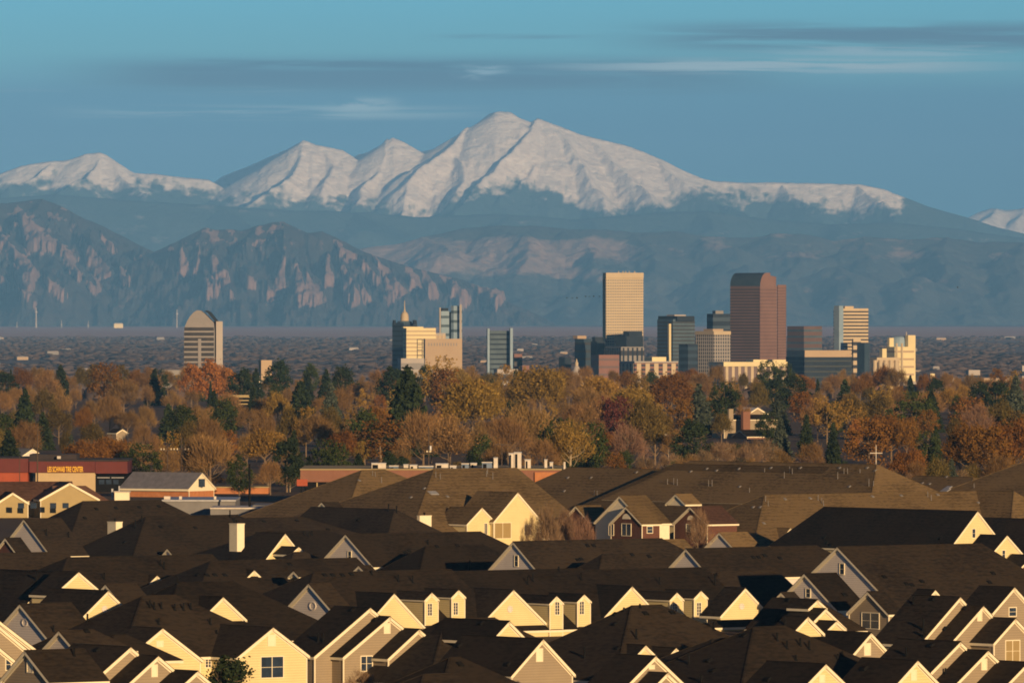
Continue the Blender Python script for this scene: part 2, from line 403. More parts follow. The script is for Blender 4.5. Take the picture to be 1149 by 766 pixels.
# --- the dormer row
for i, (x0, gx, gy, ghw, gh, dorm, lab) in enumerate((
    (352, 441, 665, 33, 37, ((484, 664), (514, 661)), 'townhouse with two dormers behind the stepped tan gables'),
    (500, 575, 661, 36, 37, ((624, 668), (655, 666)), 'townhouse with two dormers and cream gable in the middle of the dormer row'),
    (640, 708, 657, 33, 35, ((759, 664), (786, 662)), 'townhouse with two dormers rising behind the dark hipped roof'))):
    d = 1178+i*14
    subs = [('B', gx, gy, ghw, gh, 0, dict(wh=1.2))]
    for (dx, dy) in dorm:
        subs.append(('B', dx, dy, 7.2, 7.2, 0, dict(foot=35, fb=0.2, e=0.2, rk=0.15)))
    H_(SEC, lab, d, ('A', x0, 642-i*1.2, 66, 62, 152, dict(front='h' if i == 0 else 'g')), subs)
H_(SEC, 'townhouse with plain cream gable at the right end of the dormer row', 1228,
   ('A', 806, 641, 60, 56, 66, dict(front='h')), [('B', 835, 659, 27, 29, 20, dict(dd=46, wh=0.8))])
# --- bottom middle
H_(SEC, 'townhouse with small board-and-batten cream gable above a vented tan gable', 985,
   ('A', 500, 694, 62, 66, 55, dict(front='h', back='h')), [('B', 570, 696, 19, 20, 70, dict(dd=10, wh=0.3))])
H_(SEC, 'townhouse with vented tan gable in the middle of the lowest row', 925,
   ('B', 608, 716, 34, 38, 88, TAN))
H_(SEC, 'low dark roofed townhouse at the lower edge left of the vented tan gable', 850,
   ('A', 505, 737, 30, 30, 12, dict(front='h', back='h', wall='tan')), [('A', 476, 756, 40, 34, 30, dict(dd=8, front='h', back='h', wall='tan'))])
H_(SEC, 'big dark hipped townhouse with four small nested gables in front of the dormer row', 972,
   ('A', 709, 679, 74, 76, 34, dict(front='h', back='h', wall='tan')),
   [('B', 757, 726, 16, 16, 0, dict(fwd=1.0)), ('B', 723, 723, 10, 10, 0, dict(fwd=1.0))])
H_(SEC, 'tan townhouse with two nested gables and square white louvre below dark hipped roof', 895,
   ('B', 734, 735, 34, 33, 40, TAN), [('B', 747, 754, 32, 31, 16, dict(dd=3, wall='tan'))])
H_(SEC, 'wide dark hipped townhouse with one diamond-shaped cream gable', 935,
   ('A', 846, 703, 78, 74, 36, dict(front='h', back='h')), [('B', 905, 691, 17, 17, 22, dict(dd=-6, wh=0.6)), ('A', 800, 716, 60, 52, 20, dict(dd=-4, front='h', back='h'))])
H_(SEC, 'townhouse with bright cream gable cut by the lower edge, below the diamond-shaped gable', 880,
   ('B', 925, 744, 32, 31, 60))
H_(SEC, 'townhouse with dark roof and small white nested gables before the tall grey gables', 1055,
   ('B', 916, 672, 30, 32, 46, dict(front='h')), [('B', 916, 672, 9, 8, 20, dict(dd=6, wh=0.3)), ('B', 925, 682, 22, 21, 30, dict(dd=8, wh=0.6)), ('B', 937, 696, 17, 15, 30, dict(dd=11, wh=0.6))])
H_(SEC, 'tan townhouse with vented gable between the two stepped groups and grey gable house', 955,
   ('B', 976, 709, 22, 24, 56, TAN), [('A', 900, 716, 55, 52, 34, dict(dd=-6, front='h', back='h'))])
H_(SEC, 'townhouse with pointed cream gable at the lower edge between two tan stepped groups', 882,
   ('B', 1028, 740, 30, 31, 56), [])
H_(SEC, 'lower tan townhouse of stepped gables in the lower right corner', 915,
   ('B', 1076, 719, 44, 42, 62, TAN), [('B', 1107, 729, 40, 38, 22, dict(step=1, wall='tan')), ('B', 1152, 742, 38, 36, 30, dict(step=1, wall='tan'))])
H_(SEC, 'upper tan townhouse of stepped gables with a big blinds-drawn window', 1010,
   ('B', 1076, 669, 46, 50, 48, dict(wall='tan', wh=None)), [('B', 1102, 679, 40, 42, 18, dict(step=1, wall='tan')), ('B', 1138, 693, 24, 25, 24, dict(step=1, wall='tan'))])
H_(SEC, 'tan townhouse at the right picture edge behind the stepped gables', 1075,
   ('B', 1137, 658, 24, 26, 34, TAN), [('B', 1048, 661, 7, 8, 16, dict(dd=20, wh=0.3))])
# --- middle rows
H_(SEC, 'tall grey townhouse with two tall gables, a front gable and long lit roof', 1200,
   ('A', 941, 613, 46, 49, 168, dict(wall='grey', back='h', xr=1.7)),
   [('A', 904, 643, 34, 38, 34, dict(dd=15, wall='grey')), ('A', 975, 663, 21, 23, 16, dict(dd=30, wall='tan')), ('A', 878, 664, 10, 11, 12, dict(dd=22, wall='grey'))])
H_(SEC, 'townhouse with narrow-window grey gable left of the tall grey gable house', 1305,
   ('A', 771, 615, 27, 31, 150, dict(wall='grey', back='h')))
H_(SEC, 'townhouse with narrow-window grey gable in the centre of the roofs', 1345,
   ('A', 577, 607, 30, 35, 168, dict(wall='grey', back='h')), [('A', 676, 621, 20, 26, 66, dict(dd=9, front='h', back='h'))])
H_(SEC, 'townhouse with narrow-window grey gable left of the cream patio house', 1380,
   ('A', 389, 599, 31, 34, 150, dict(wall='grey', back='h')), [('A', 478, 612, 24, 28, 64, dict(dd=9, front='h', back='h'))])
H_(SEC, 'townhouse with tree-shadowed pale gable and a brick gable at the left picture edge', 1490,
   ('A', 28, 582, 32, 39, 38, dict(wall='grey')), [('A', 7, 603, 14, 17, 14, dict(dd=12, wall='brick'))])
H_(SEC, 'big hipped dark townhouse with white chimney behind the pale gable', 1570,
   ('A', 93, 562, 70, 77, 84, dict(front='h', back='h')), [('A', 113, 614, 11, 12, 22, dict(dd=18, wall='grey'))])
H_(SEC, 'dark hipped townhouse carrying the white chimney beside the cream gable', 1500,
   ('A', 164, 579, 68, 73, 100, dict(front='h', back='h')), [('A', 189, 615, 8, 9, 18, dict(dd=14, wall='grey', wh=0.4))])
H_(SEC, 'townhouse with long white rake behind the white chimney', 1530,
   ('A', 269, 581, 36, 24, 70, dict(wall='grey', back='h')), [('A', 296, 596, 62, 46, 70, dict(dd=50, front='h', back='h'))])
H_(SEC, 'townhouse with steep cream gable between the white chimney and narrow-window grey gable', 1400,
   ('B', 319, 598, 25, 33, 32), [('B', 334, 613, 8, 7, 18, dict(dd=4, wh=0.4)), ('A', 330, 619, 34, 32, 12, dict(dd=10, front='h', back='h'))])
H_(SEC, 'long black roofed townhouse below the brown hipped apartment roofs', 1570,
   ('B', 443, 571, 44, 38, 96, dict(front='h', back='g')), [('A', 362, 563, 9, 10, 16, dict(dd=-24, wall='grey', wh=0.6))])
H_(SEC, 'long low roofed townhouse row across the left behind the oval-vent gables', 1245,
   ('A', -40, 621, 44, 44, 108), [])
H_(SEC, 'long low roofed townhouse with tiny cream gablet left of the middle', 1235,
   ('A', 76, 625, 60, 56, 156, dict(front='h')), [('B', 175, 645, 8, 8, 0, dict(wh=0.3))])
H_(SEC, 'low roofed townhouse with row of turbine vents under the steep cream gable', 1225,
   ('A', 236, 629, 58, 52, 160, dict(front='h')), [('B', 284, 639, 6, 6, 0, dict(wh=0.3)), ('A', 331, 640, 5, 5, 10, dict(dd=6, wh=0.3, wall='grey')), ('A', 404, 634, 6, 6, 10, dict(dd=4, wh=0.3, wall='grey'))])
H_(SEC, 'dark roofed townhouse in shade at the left picture edge above the oval-vent gable', 1200,
   ('B', 66, 641, 60, 57, 96, dict(front='h')))
H_(SEC, 'long black roofed townhouse with bright cream gable and narrow window, upper right', 1545,
   ('B', 1096, 573, 34, 43, 164, dict(back='h')))
H_(SEC, 'townhouse with small cream gable and brick front at the right edge', 1420,
   ('B', 1129, 600, 17, 19, 26), [('B', 1158, 622, 22, 21, 20, dict(dd=4, wall='brick'))])
H_(SEC, 'black roofed townhouse behind the upper right cream gables', 1600,
   ('B', 1200, 583, 40, 42, 100))
# --- weathered brown hipped roofs further off
BR = dict(roof='shingle2'); G2 = 'brown shingled apartment houses'; C2 = 'apartment house'
H_('apartment_house', 'brown shingled apartment house with hipped roof in front of the red brown store', 1725,
   ('A', 406, 527, 76, 66, 26, dict(front='h', back='h', roof='shingle2', wall='cream')), [('B', 453, 559, 21, 22, 40, dict(dd=26))], group=G2, cat=C2, roof='shingle2')
H_('apartment_house', 'brown shingled apartment house with cream patio walls and two cream gables', 1655,
   ('A', 487, 526, 92, 74, 92, dict(front='h', back='g', roof='shingle2')),
   [('B', 580, 552, 26, 31, 44, dict(dd=22)), ('B', 540, 569, 16, 17, 34, dict(dd=26))], group=G2, cat=C2, roof='shingle2')
H_('apartment_house', 'brown roofed apartment house with white and brick gables and a porch', 1700,
   ('B', 930, 524, 80, 64, 170, dict(roof='shingle2', front='g', back='h')),
   [('B', 905, 530, 80, 64, 265, dict(dd=-10, front='h', back='h')), ('A', 696, 556, 27, 29, 28, dict(dd=84, wall='white')), ('A', 703, 568, 17, 18, 20, dict(dd=88, wall='brick')), ('A', 647, 567, 14, 16, 26, dict(dd=70, wall='brick')),
    ('A', 775, 568, 18, 18, 34, dict(dd=88, wall='brick', roof='shingle3')), ('A', 759, 554, 10, 10, 16, dict(dd=62, wall='white', wh=0.5))], group=G2, cat=C2, roof='shingle2')
H_('apartment_house', 'long brown roofed apartment house with many roof vents against the trees', 1690,
   ('B', 984, 521, 56, 44, 204, dict(front='h', back='h', roof='shingle2')), group=G2, cat=C2, roof='shingle2')
H_('apartment_house', 'pale brown roofed apartment house spreading behind the black roof, upper right', 1625,
   ('A', 858, 555, 96, 90, 250, dict(front='h', back='h', roof='shingle2')),
   [('B', 886, 592, 10, 11, 0, dict(wh=0.3)), ('B', 1138, 551, 34, 36, 0, dict(fwd=.6, front='h')), ('A', 808, 597, 17, 18, 30, dict(dd=36, wall='grey')), ('B', 893, 608, 5, 5, 20, dict(dd=40, wh=0.3))], group=G2, cat=C2, roof='shingle2')
H_('apartment_house', 'small roofed apartment wing with blue shaded double rake above the grey gable', 1450,
   ('A', 743, 605, 17, 18, 24, dict(wall='grey', roof='shingle2')), [('A', 737, 608, 12, 14, 10, dict(dd=5, wall='grey'))], group=G2, cat=C2, roof='shingle2')
H_('apartment_house', 'low brown roof with vents between the long roof and the right edge roof', 1800,
   ('B', 1092, 535, 50, 30, 60, dict(front='h', roof='shingle2')), group=G2, cat=C2)
H_('apartment_house', 'tall brown hipped roof rising out at the right picture edge', 1690,
   ('A', 1160, 514, 74, 62, 60, dict(front='h', back='h', roof='shingle2')), group=G2, cat=C2)
build_bvh()
# chimneys
def root_with(txt):
    return next(o for o in scene.objects if txt in o.get('label', ''))
chimney(root_with('white chimney behind the pale gable'), 120, 130, 137, 586, 601, 1530)
chimney(root_with('carrying the white chimney'), 257, 266, 274, 588, 612, 1440)
chimney(root_with('cream patio walls'), 468, 471, 484, 579, 600, 1600, cap=True)
# louvres and windows (photo pixel on the wall, size in photo pixels)
for a in ((34, 747, 7, 15), (173, 752, 6, 14), (434, 704.5, 6.5, 12), (605, 734.5, 7, 15), (731, 748, 6, 5), (973, 728, 7, 14), (1025, 757, 6, 12),
          (1099, 691, 5, 11), (1104, 745, 6, 13), (922, 761, 6, 9), (304.5, 718, 8, 13), (179, 722, 7, 7)): louvre(*a)
for a in ((28, 698, 7, 9), (117, 683, 6, 8), (351, 679.5, 8, 10), (572, 683, 6, 8), (832, 680, 6, 7), (317, 613, 4, 8)): louvre(*a, kind='oval', col_='grey')
for a in ((703, 582, 9, 6), (775, 583, 7, 5)): louvre(*a, kind='arch')
for a in ((392.5, 623.5, 3.6, 10), (579.5, 629, 3.8, 11.5), (775, 639.5, 3.8, 11), (945, 638, 4.5, 11.5), (1092.5, 598, 3.4, 9.5), (1126, 621.5, 3.2, 8.5), (907, 665, 4.5, 9)): window(*a, rows=2)
for a in ((482, 683.5, 4.5, 13), (511, 682.5, 4.5, 13), (625, 682, 4.5, 14), (652.5, 681.5, 4.5, 14), (757, 683, 4.5, 12), (784, 683, 4.5, 14)): window(*a, rows=4, cols=2)
window(305, 748, 24, 23, rows=2, cols=2); window(235, 743, 9, 10, rows=3, cols=3); window(249, 742, 5, 9, rows=2)
window(411, 744, 12, 16, rows=2, cols=2)
window(1136, 730, 16, 23, rows=2, cols=2, kind='curtainglass'); window(1136, 686, 8, 9, rows=2, cols=1)
window(977, 696, 18, 17, rows=2, cols=2); window(952, 697, 7, 15, rows=2, cols=1)
window(9, 745, 5, 12, rows=2)
for a in ((703, 594, 10, 13), (775, 592, 9, 8)): window(*a, rows=1, cols=2)
for a in ((564, 595, 18, 17), (592, 594, 7, 11), (502, 594, 9, 2.5), (545, 593, 3, 12), (686, 594, 5, 12)): window(*a, rows=1, cols=2, kind='curtainglass' if a[0] == 564 else 'glass')
window(729, 594, 6, 7, rows=2)
# vents and pipes
for (x, y, h) in ((41, 650, 9), (25, 713, 4), (60, 708, 7), (98, 697, 9), (83, 735, 9), (168, 681, 8), (173, 683, 8), (181, 682, 7), (196, 684, 7), (206, 684, 8), (214, 683, 7),
                  (178, 700, 7), (236, 700, 7), (243, 710, 4), (117, 650, 8), (199, 655, 9), (180, 634, 7), (184, 638, 8), (330, 650, 8), (447, 652, 8), (463, 653, 8), (592, 655, 9), (598, 652, 9),
                  (652, 650, 8), (357, 719, 9), (363, 719, 9), (417, 644, 5), (527, 640, 12), (740, 655, 8), (714, 716, 11), (700, 685, 4), (718, 681, 4), (773, 744, 13), (801, 706, 9), (813, 706, 7),
                  (872, 718, 9), (883, 727, 9), (898, 724, 9), (908, 728, 10), (893, 740, 6), (881, 700, 8), (656, 737, 12), (1036, 706, 13), (1037, 714, 9), (1017, 735, 9), (1025, 677, 8),
                  (802, 656, 12), (1061, 755, 6), (787, 765, 9), (940, 739, 6), (945, 735, 5),
                  (263, 586, 6), (341, 600, 5), (346, 602, 5), (350, 600, 5), (436, 573, 8), (445, 575, 8), (480, 610, 5), (627, 640, 5), (152, 592, 9), (159, 584, 6), (77, 602, 6), (52, 600, 7), (258, 580, 8)):
    pipe(x, y, h, r=0.12)
for (x, y, h) in ((418, 533, 5), (421, 534, 5), (428, 541, 6), (489, 535, 6), (494, 537, 6), (546, 534, 6), (553, 537, 7), (547, 531, 5), (667, 555, 5), (670, 556, 6), (749, 543, 6), (756, 543, 7), (760, 544, 7),
                  (795, 545, 7), (799, 545, 7), (858, 529, 4), (886, 530, 7), (880, 536, 7), (889, 531, 6), (940, 537, 8), (947, 531, 6), (951, 531, 6), (975, 545, 8), (980, 545, 6), (1093, 547, 5), (1045, 561, 6),
                  (1041, 557, 6), (918, 561, 6), (922, 564, 6), (859, 562, 6), (862, 567, 6), (924, 567, 6), (841, 552, 5), (965, 530, 4)):
    pipe(x, y, h, r=0.07, mat_='ventgrey')
for (x, y) in ((108, 571), (130, 570), (156, 569), (178, 568), (180, 591), (219, 592), (140, 608), (232, 645), (241, 645), (252, 645), (364, 645), (373, 645), (384, 645), (394, 644), (222, 645),
               (97, 708), (109, 729), (95, 581), (296, 585), (333, 584), (368, 594), (402, 583), (325, 633), (395, 684), (421, 695), (540, 699), (515, 724), (570, 745), (516, 745), (690, 689), (724, 688), (754, 687),
               (693, 727), (690, 700), (835, 713), (795, 741), (885, 673), (873, 695), (862, 762), (1045, 724), (1047, 672), (1083, 682), (1060, 705), (1034, 652), (947, 667), (948, 667), (1017, 655), (1023, 656), (1110, 653), (1114, 643), (992, 647),
               (652, 627), (648, 628), (659, 612), (666, 612), (490, 613), (513, 612), (455, 620), (459, 618), (845, 625), (851, 625), (858, 623), (875, 626), (925, 603), (928, 609), (933, 611), (1055, 604), (709, 622), (728, 624), (800, 752), (970, 750), (925, 751)):
    boxvent(x, y, 0.7)
for (x, y) in ((403, 539), (476, 548), (461, 558), (502, 557), (633, 551), (637, 536), (663, 536), (714, 530), (775, 529), (793, 526), (804, 528), (829, 526), (865, 525), (898, 525), (942, 525), (973, 525), (982, 528),
               (953, 546), (1082, 532), (1035, 542), (1043, 543), (1062, 535), (845, 569), (853, 569), (881, 560), (909, 559), (979, 557), (1011, 556), (1052, 555), (1098, 564), (857, 587), (830, 546), (1014, 531)):
    boxvent(x, y, 0.62, 'ventgrey')
def skylight(px, py, w, h):
    c = cast(px, py)
    if c is None or c[3] != 'roof': return
    loc, n, root, _ = c; hz = Vector((n.x, n.y, 0)).normalized(); a = Vector((-hz.y, hz.x, 0)); up = n.cross(a).normalized()
    mb = MB(); mb.add([loc+a*i*w/2*k+up*j*h/2*k+n*z for z, k in ((-.05, 1), (.14, 1), (.18, .85)) for i, j in ((-1, -1), (1, -1), (1, 1), (-1, 1))],
                      [(8, 9, 10, 11)]+[(b+i, b+(i+1) % 4, b+4+(i+1) % 4, b+4+i) for b in (0, 4) for i in range(4)])
    obj('skylight', mb, M['greymetal'], root)
skylight(486, 553, 2.0, 1.4); skylight(1061, 550, 2.2, 1.2); skylight(1064, 547, 1.6, 1.2)
# ---------------------------------------------------------------- ground
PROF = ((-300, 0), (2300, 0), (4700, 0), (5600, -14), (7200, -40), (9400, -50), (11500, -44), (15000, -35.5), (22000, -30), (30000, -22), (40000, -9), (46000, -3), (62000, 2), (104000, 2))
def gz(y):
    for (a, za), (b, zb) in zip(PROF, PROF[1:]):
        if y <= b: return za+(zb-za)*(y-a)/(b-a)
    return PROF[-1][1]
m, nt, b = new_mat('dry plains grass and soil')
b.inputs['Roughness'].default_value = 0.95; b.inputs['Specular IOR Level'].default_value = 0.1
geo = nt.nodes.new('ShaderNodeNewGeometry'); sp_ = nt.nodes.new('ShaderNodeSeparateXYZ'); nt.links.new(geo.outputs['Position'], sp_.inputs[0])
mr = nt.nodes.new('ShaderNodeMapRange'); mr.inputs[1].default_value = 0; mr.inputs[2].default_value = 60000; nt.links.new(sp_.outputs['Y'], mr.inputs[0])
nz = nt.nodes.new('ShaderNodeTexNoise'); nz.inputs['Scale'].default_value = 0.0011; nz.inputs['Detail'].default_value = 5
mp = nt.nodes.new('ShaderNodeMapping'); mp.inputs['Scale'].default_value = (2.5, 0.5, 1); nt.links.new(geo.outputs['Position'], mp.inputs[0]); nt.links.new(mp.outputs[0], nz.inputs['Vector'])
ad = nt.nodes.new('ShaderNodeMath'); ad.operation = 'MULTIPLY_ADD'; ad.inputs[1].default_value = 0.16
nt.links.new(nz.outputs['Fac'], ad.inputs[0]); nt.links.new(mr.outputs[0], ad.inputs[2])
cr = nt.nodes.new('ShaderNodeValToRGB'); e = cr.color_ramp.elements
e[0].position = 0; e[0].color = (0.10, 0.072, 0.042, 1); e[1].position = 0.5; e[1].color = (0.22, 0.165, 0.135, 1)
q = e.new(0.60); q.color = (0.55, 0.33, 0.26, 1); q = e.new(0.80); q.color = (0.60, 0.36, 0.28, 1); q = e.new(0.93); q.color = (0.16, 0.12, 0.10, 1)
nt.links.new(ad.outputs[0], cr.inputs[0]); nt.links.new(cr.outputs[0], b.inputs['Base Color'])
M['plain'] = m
ys = [-300, 0, 600, 1200, 1800, 2300, 3500, 4700]+[a for a, _ in PROF[3:]]+[8000, 8700, 13000, 18000, 26000, 35000, 43000, 52000, 75000]
ys = sorted(set(ys)); xs = np.linspace(-9500, 9500, 41); rr = np.random.RandomState(3)
V = []
for j, y in enumerate(ys):
    for x in xs: V.append((x, y, gz(y)+(0 if y < 5000 else rr.uniform(-.6, .6)*(1+y/30000))))
nx = len(xs); Fq = [(j*nx+i, j*nx+i+1, (j+1)*nx+i+1, (j+1)*nx+i) for j in range(len(ys)-1) for i in range(nx-1)]
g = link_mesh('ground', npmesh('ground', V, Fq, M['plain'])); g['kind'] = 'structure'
# streets between the townhouse rows, with kerbs
M['asphalt'] = mat('asphalt', (0.05, 0.05, 0.05), (0.04, 0.04, 0.04), 2, 0.9)
M['kerb'] = mat('concrete kerb', (0.3, 0.28, 0.25), (0.25, 0.23, 0.2), 1, 0.9)
for y in (1020, 1265, 1640):
    mb = MB(); mb.box((0, y, -0.3), 420, 7.5, 0.304); r_ = obj('road', mb, M['asphalt']); r_['kind'] = 'structure'
    mb = MB(); mb.box((0, y-3.95, -0.3), 420, 0.3, 0.42); r_ = obj('kerb', mb, M['kerb']); r_['kind'] = 'structure'

# ---------------------------------------------------------------- mountains
def vnoise(x, y, seed=0):
    xi = np.floor(x).astype(np.int64); yi = np.floor(y).astype(np.int64); fx = x-xi; fy = y-yi
    fx = fx*fx*(3-2*fx); fy = fy*fy*(3-2*fy)
    def h(a, b_):
        n = (a*374761393+b_*668265263+seed*1442695041) & 0x7fffffff
        n = ((n ^ (n >> 13))*1274126177) & 0x7fffffff
        return ((n ^ (n >> 16)) & 0xffff)/65535.0
    return (h(xi, yi)*(1-fx)+h(xi+1, yi)*fx)*(1-fy)+(h(xi, yi+1)*(1-fx)+h(xi+1, yi+1)*fx)*fy
def fbm(x, y, seed=0, o=5, g_=0.5):
    s = 0; a = 1; t = 0
    for i in range(o): s = s+a*vnoise(x, y, seed+i*17); t += a; a *= g_; x = x*2.03+11.3; y = y*2.03+5.7
    return s/t
def ridged(x, y, seed=0, o=5, g_=0.55):
    s = 0; a = 1; t = 0
    for i in range(o): s = s+a*(1-np.abs(2*vnoise(x, y, seed+i*13)-1)); t += a; a *= g_; x = x*2.1+3.1; y = y*2.1+7.7
    return s/t
def sstep(a, b_, v): t = np.clip((v-a)/(b_-a), 0, 1); return t*t*(3-2*t)
def range_mesh(name, dr, sky, spines, slope, depth, nxm, nym, px0, px1, amp, nsc, attr_fn, material, floor, back=0.9, gully=(0, 1, 1), emb=0, backrows=8, sps=1.05):
    X = np.linspace((px0-CX)/F*dr, (px1-CX)/F*dr, nxm); S = np.concatenate([np.linspace(depth, 0, nym), -np.linspace(0.008, 0.75, backrows)*depth])
    XX, SS = np.meshgrid(X, S); YY = dr-SS
    segs = []
    allp = [[(p[0], p[1], 0.0) for p in sky]]+spines
    Z = np.full(XX.shape, -1e9)
    wgx = (fbm(XX/nsc/2, YY/nsc/2, 91, 3)-0.5)*nsc*0.5
    for k_, pl in enumerate(allp):
        P = [((p[0]-CX)/F*(dr-p[2]), dr-p[2], wz(p[1], dr-p[2])) for p in pl]
        for (x0, y0, z0), (x1, y1, z1) in zip(P, P[1:]):
            dx, dy = x1-x0, y1-y0; L2 = dx*dx+dy*dy+1e-6
            wgt = 1.0 if (k_ and pl[-1][2] > 0) else 0.35
            t = np.clip(((XX+wgx*wgt-x0)*dx+(YY-y0)*dy)/L2, 0, 1)
            dd = np.hypot(XX+wgx*wgt-x0-t*dx, YY-y0-t*dy)
            sl = slope if k_ == 0 else slope*sps
            Z = np.maximum(Z, z0+t*(z1-z0)-sl*dd*(1-0.12*np.clip(dd/3000, 0, 1)))
    far = np.clip((SS+0.0)/(depth*0.12), 0, 1)
    n = ridged(XX/nsc, YY/nsc*0.7, 5)-0.62
    n2 = ridged(XX/nsc*4, YY/nsc*2.2, 9, 4)-0.62
    Z = Z+amp*n*(0.12+0.88*far)+amp*0.3*n2*(0.3+0.7*far)
    if gully[0]: Z = Z+gully[0]*(ridged(XX/gully[1]+0.4*fbm(XX/gully[2], YY/gully[2], 3), YY/gully[2], 21, 3)-0.6)*far
    Z = np.maximum(Z, floor-60+amp*0.2*n)
    if emb: Z = Z+emb*attr_fn(CX+XX/YY*F, HY+(CAMZ-Z)/YY*F, XX, YY, Z)*far
    V = np.stack([XX, YY, Z], -1).reshape(-1, 3); ny_, nx_ = XX.shape
    idx = np.arange(nx_*ny_).reshape(ny_, nx_)
    Fq = np.stack([idx[:-1, :-1], idx[:-1, 1:], idx[1:, 1:], idx[1:, :-1]], -1).reshape(-1, 4)
    me = npmesh(name, V, Fq, material)
    me.polygons.foreach_set('use_smooth', [True]*len(me.polygons))
    PX = CX+XX/YY*F; PY = HY+(CAMZ-Z)/YY*F
    at = me.attributes.new('cover', 'FLOAT', 'POINT'); at.data.foreach_set('value', attr_fn(PX, PY, XX, YY, Z).astype(np.float32).ravel())
    o = link_mesh(name, me); o['kind'] = 'structure'
    return o
def cover_mat(name, base1, base2, cov1, cov2, nscale, lo=0.35, hi=0.65, mixn=0.5):
    m, nt, b = new_mat(name); b.inputs['Roughness'].default_value = 0.95; b.inputs['Specular IOR Level'].default_value = 0.05
    geo = nt.nodes.new('ShaderNodeNewGeometry')
    def nz(s, d=6):
        n = nt.nodes.new('ShaderNodeTexNoise'); n.inputs['Scale'].default_value = s; n.inputs['Detail'].default_value = d; n.inputs['Roughness'].default_value = 0.65
        nt.links.new(geo.outputs['Position'], n.inputs['Vector']); return n.outputs['Fac']
    def mix(f, a, c):
        q = nt.nodes.new('ShaderNodeMix'); q.data_type = 'RGBA'
        for i, v in ((0, f), (6, a), (7, c)):
            if isinstance(v, tuple): q.inputs[i].default_value = (*v, 1)
            else: nt.links.new(v, q.inputs[i])
        return q.outputs[2]
    n1 = nz(nscale); n2 = nz(nscale*6)
    at = nt.nodes.new('ShaderNodeAttribute'); at.attribute_name = 'cover'
    a = nt.nodes.new('ShaderNodeMath'); a.operation = 'MULTIPLY_ADD'; nt.links.new(n2, a.inputs[0]); a.inputs[1].default_value = mixn
    nt.links.new(at.outputs['Fac'], a.inputs[2])
    a2 = nt.nodes.new('ShaderNodeMath'); a2.operation = 'SUBTRACT'; a2.inputs[1].default_value = mixn/2; nt.links.new(a.outputs[0], a2.inputs[0])
    mr = nt.nodes.new('ShaderNodeMapRange'); mr.interpolation_type = 'SMOOTHSTEP'; mr.inputs[1].default_value = lo; mr.inputs[2].default_value = hi; nt.links.new(a2.outputs[0], mr.inputs[0])
    def ramp(n): 
        r = nt.nodes.new('ShaderNodeMapRange'); r.inputs[1].default_value = 0.35; r.inputs[2].default_value = 0.65; nt.links.new(n, r.inputs[0]); return r.outputs[0]
    c = mix(mr.outputs[0], mix(ramp(n1), base1, base2), mix(ramp(n2), cov1, cov2))
    nt.links.new(c, b.inputs['Base Color'])
    bp = nt.nodes.new('ShaderNodeBump'); bp.inputs['Strength'].default_value = 0.5; bp.inputs['Distance'].default_value = 0.12/nscale; nt.links.new(n2, bp.inputs['Height']); nt.links.new(bp.outputs[0], b.inputs['Normal'])
    return m
M['snow'] = cover_mat('snow over dark spruce slopes', (0.035, 0.06, 0.07), (0.06, 0.085, 0.09), (0.95, 0.87, 0.81), (0.76, 0.67, 0.62), 0.0016, 0.2, 0.8, 0.6)  # pinkish snow colour carries some of the warm low sunlight
M['flat'] = cover_mat('pink rock slabs among dark pines', (0.045, 0.045, 0.05), (0.075, 0.065, 0.065), (0.33, 0.205, 0.17), (0.24, 0.155, 0.135), 0.004, 0.35, 0.6, 0.5)
M['foot'] = cover_mat('dry grassy foothills with pine', (0.06, 0.07, 0.075), (0.10, 0.10, 0.10), (0.44, 0.30, 0.25), (0.30, 0.22, 0.19), 0.0016, 0.3, 0.7, 0.8)
SKY_S = [(-120, 205), (-30, 199), (0, 196), (25, 186), (50, 182), (75, 180), (95, 173), (110, 171), (118, 174), (125, 180), (145, 194), (175, 195), (200, 199), (235, 202), (255, 212), (275, 210), (300, 202), (325, 184), (337, 165), (343, 158), (355, 163), (385, 168), (398, 178),
         (418, 192), (434, 180), (441, 162), (445, 155), (458, 160), (473, 171), (490, 196), (510, 190), (530, 172), (545, 148), (552, 130), (560, 125), (573, 126), (582, 132), (597, 137), (605, 133), (622, 139), (650, 150), (680, 158), (700, 162), (720, 170), (745, 181), (770, 193), (790, 201), (800, 203), (830, 205),
         (870, 205), (920, 206), (965, 207), (990, 212), (1010, 220), (1040, 232), (1080, 243), (1120, 255), (1149, 262), (1190, 272), (1260, 284)]
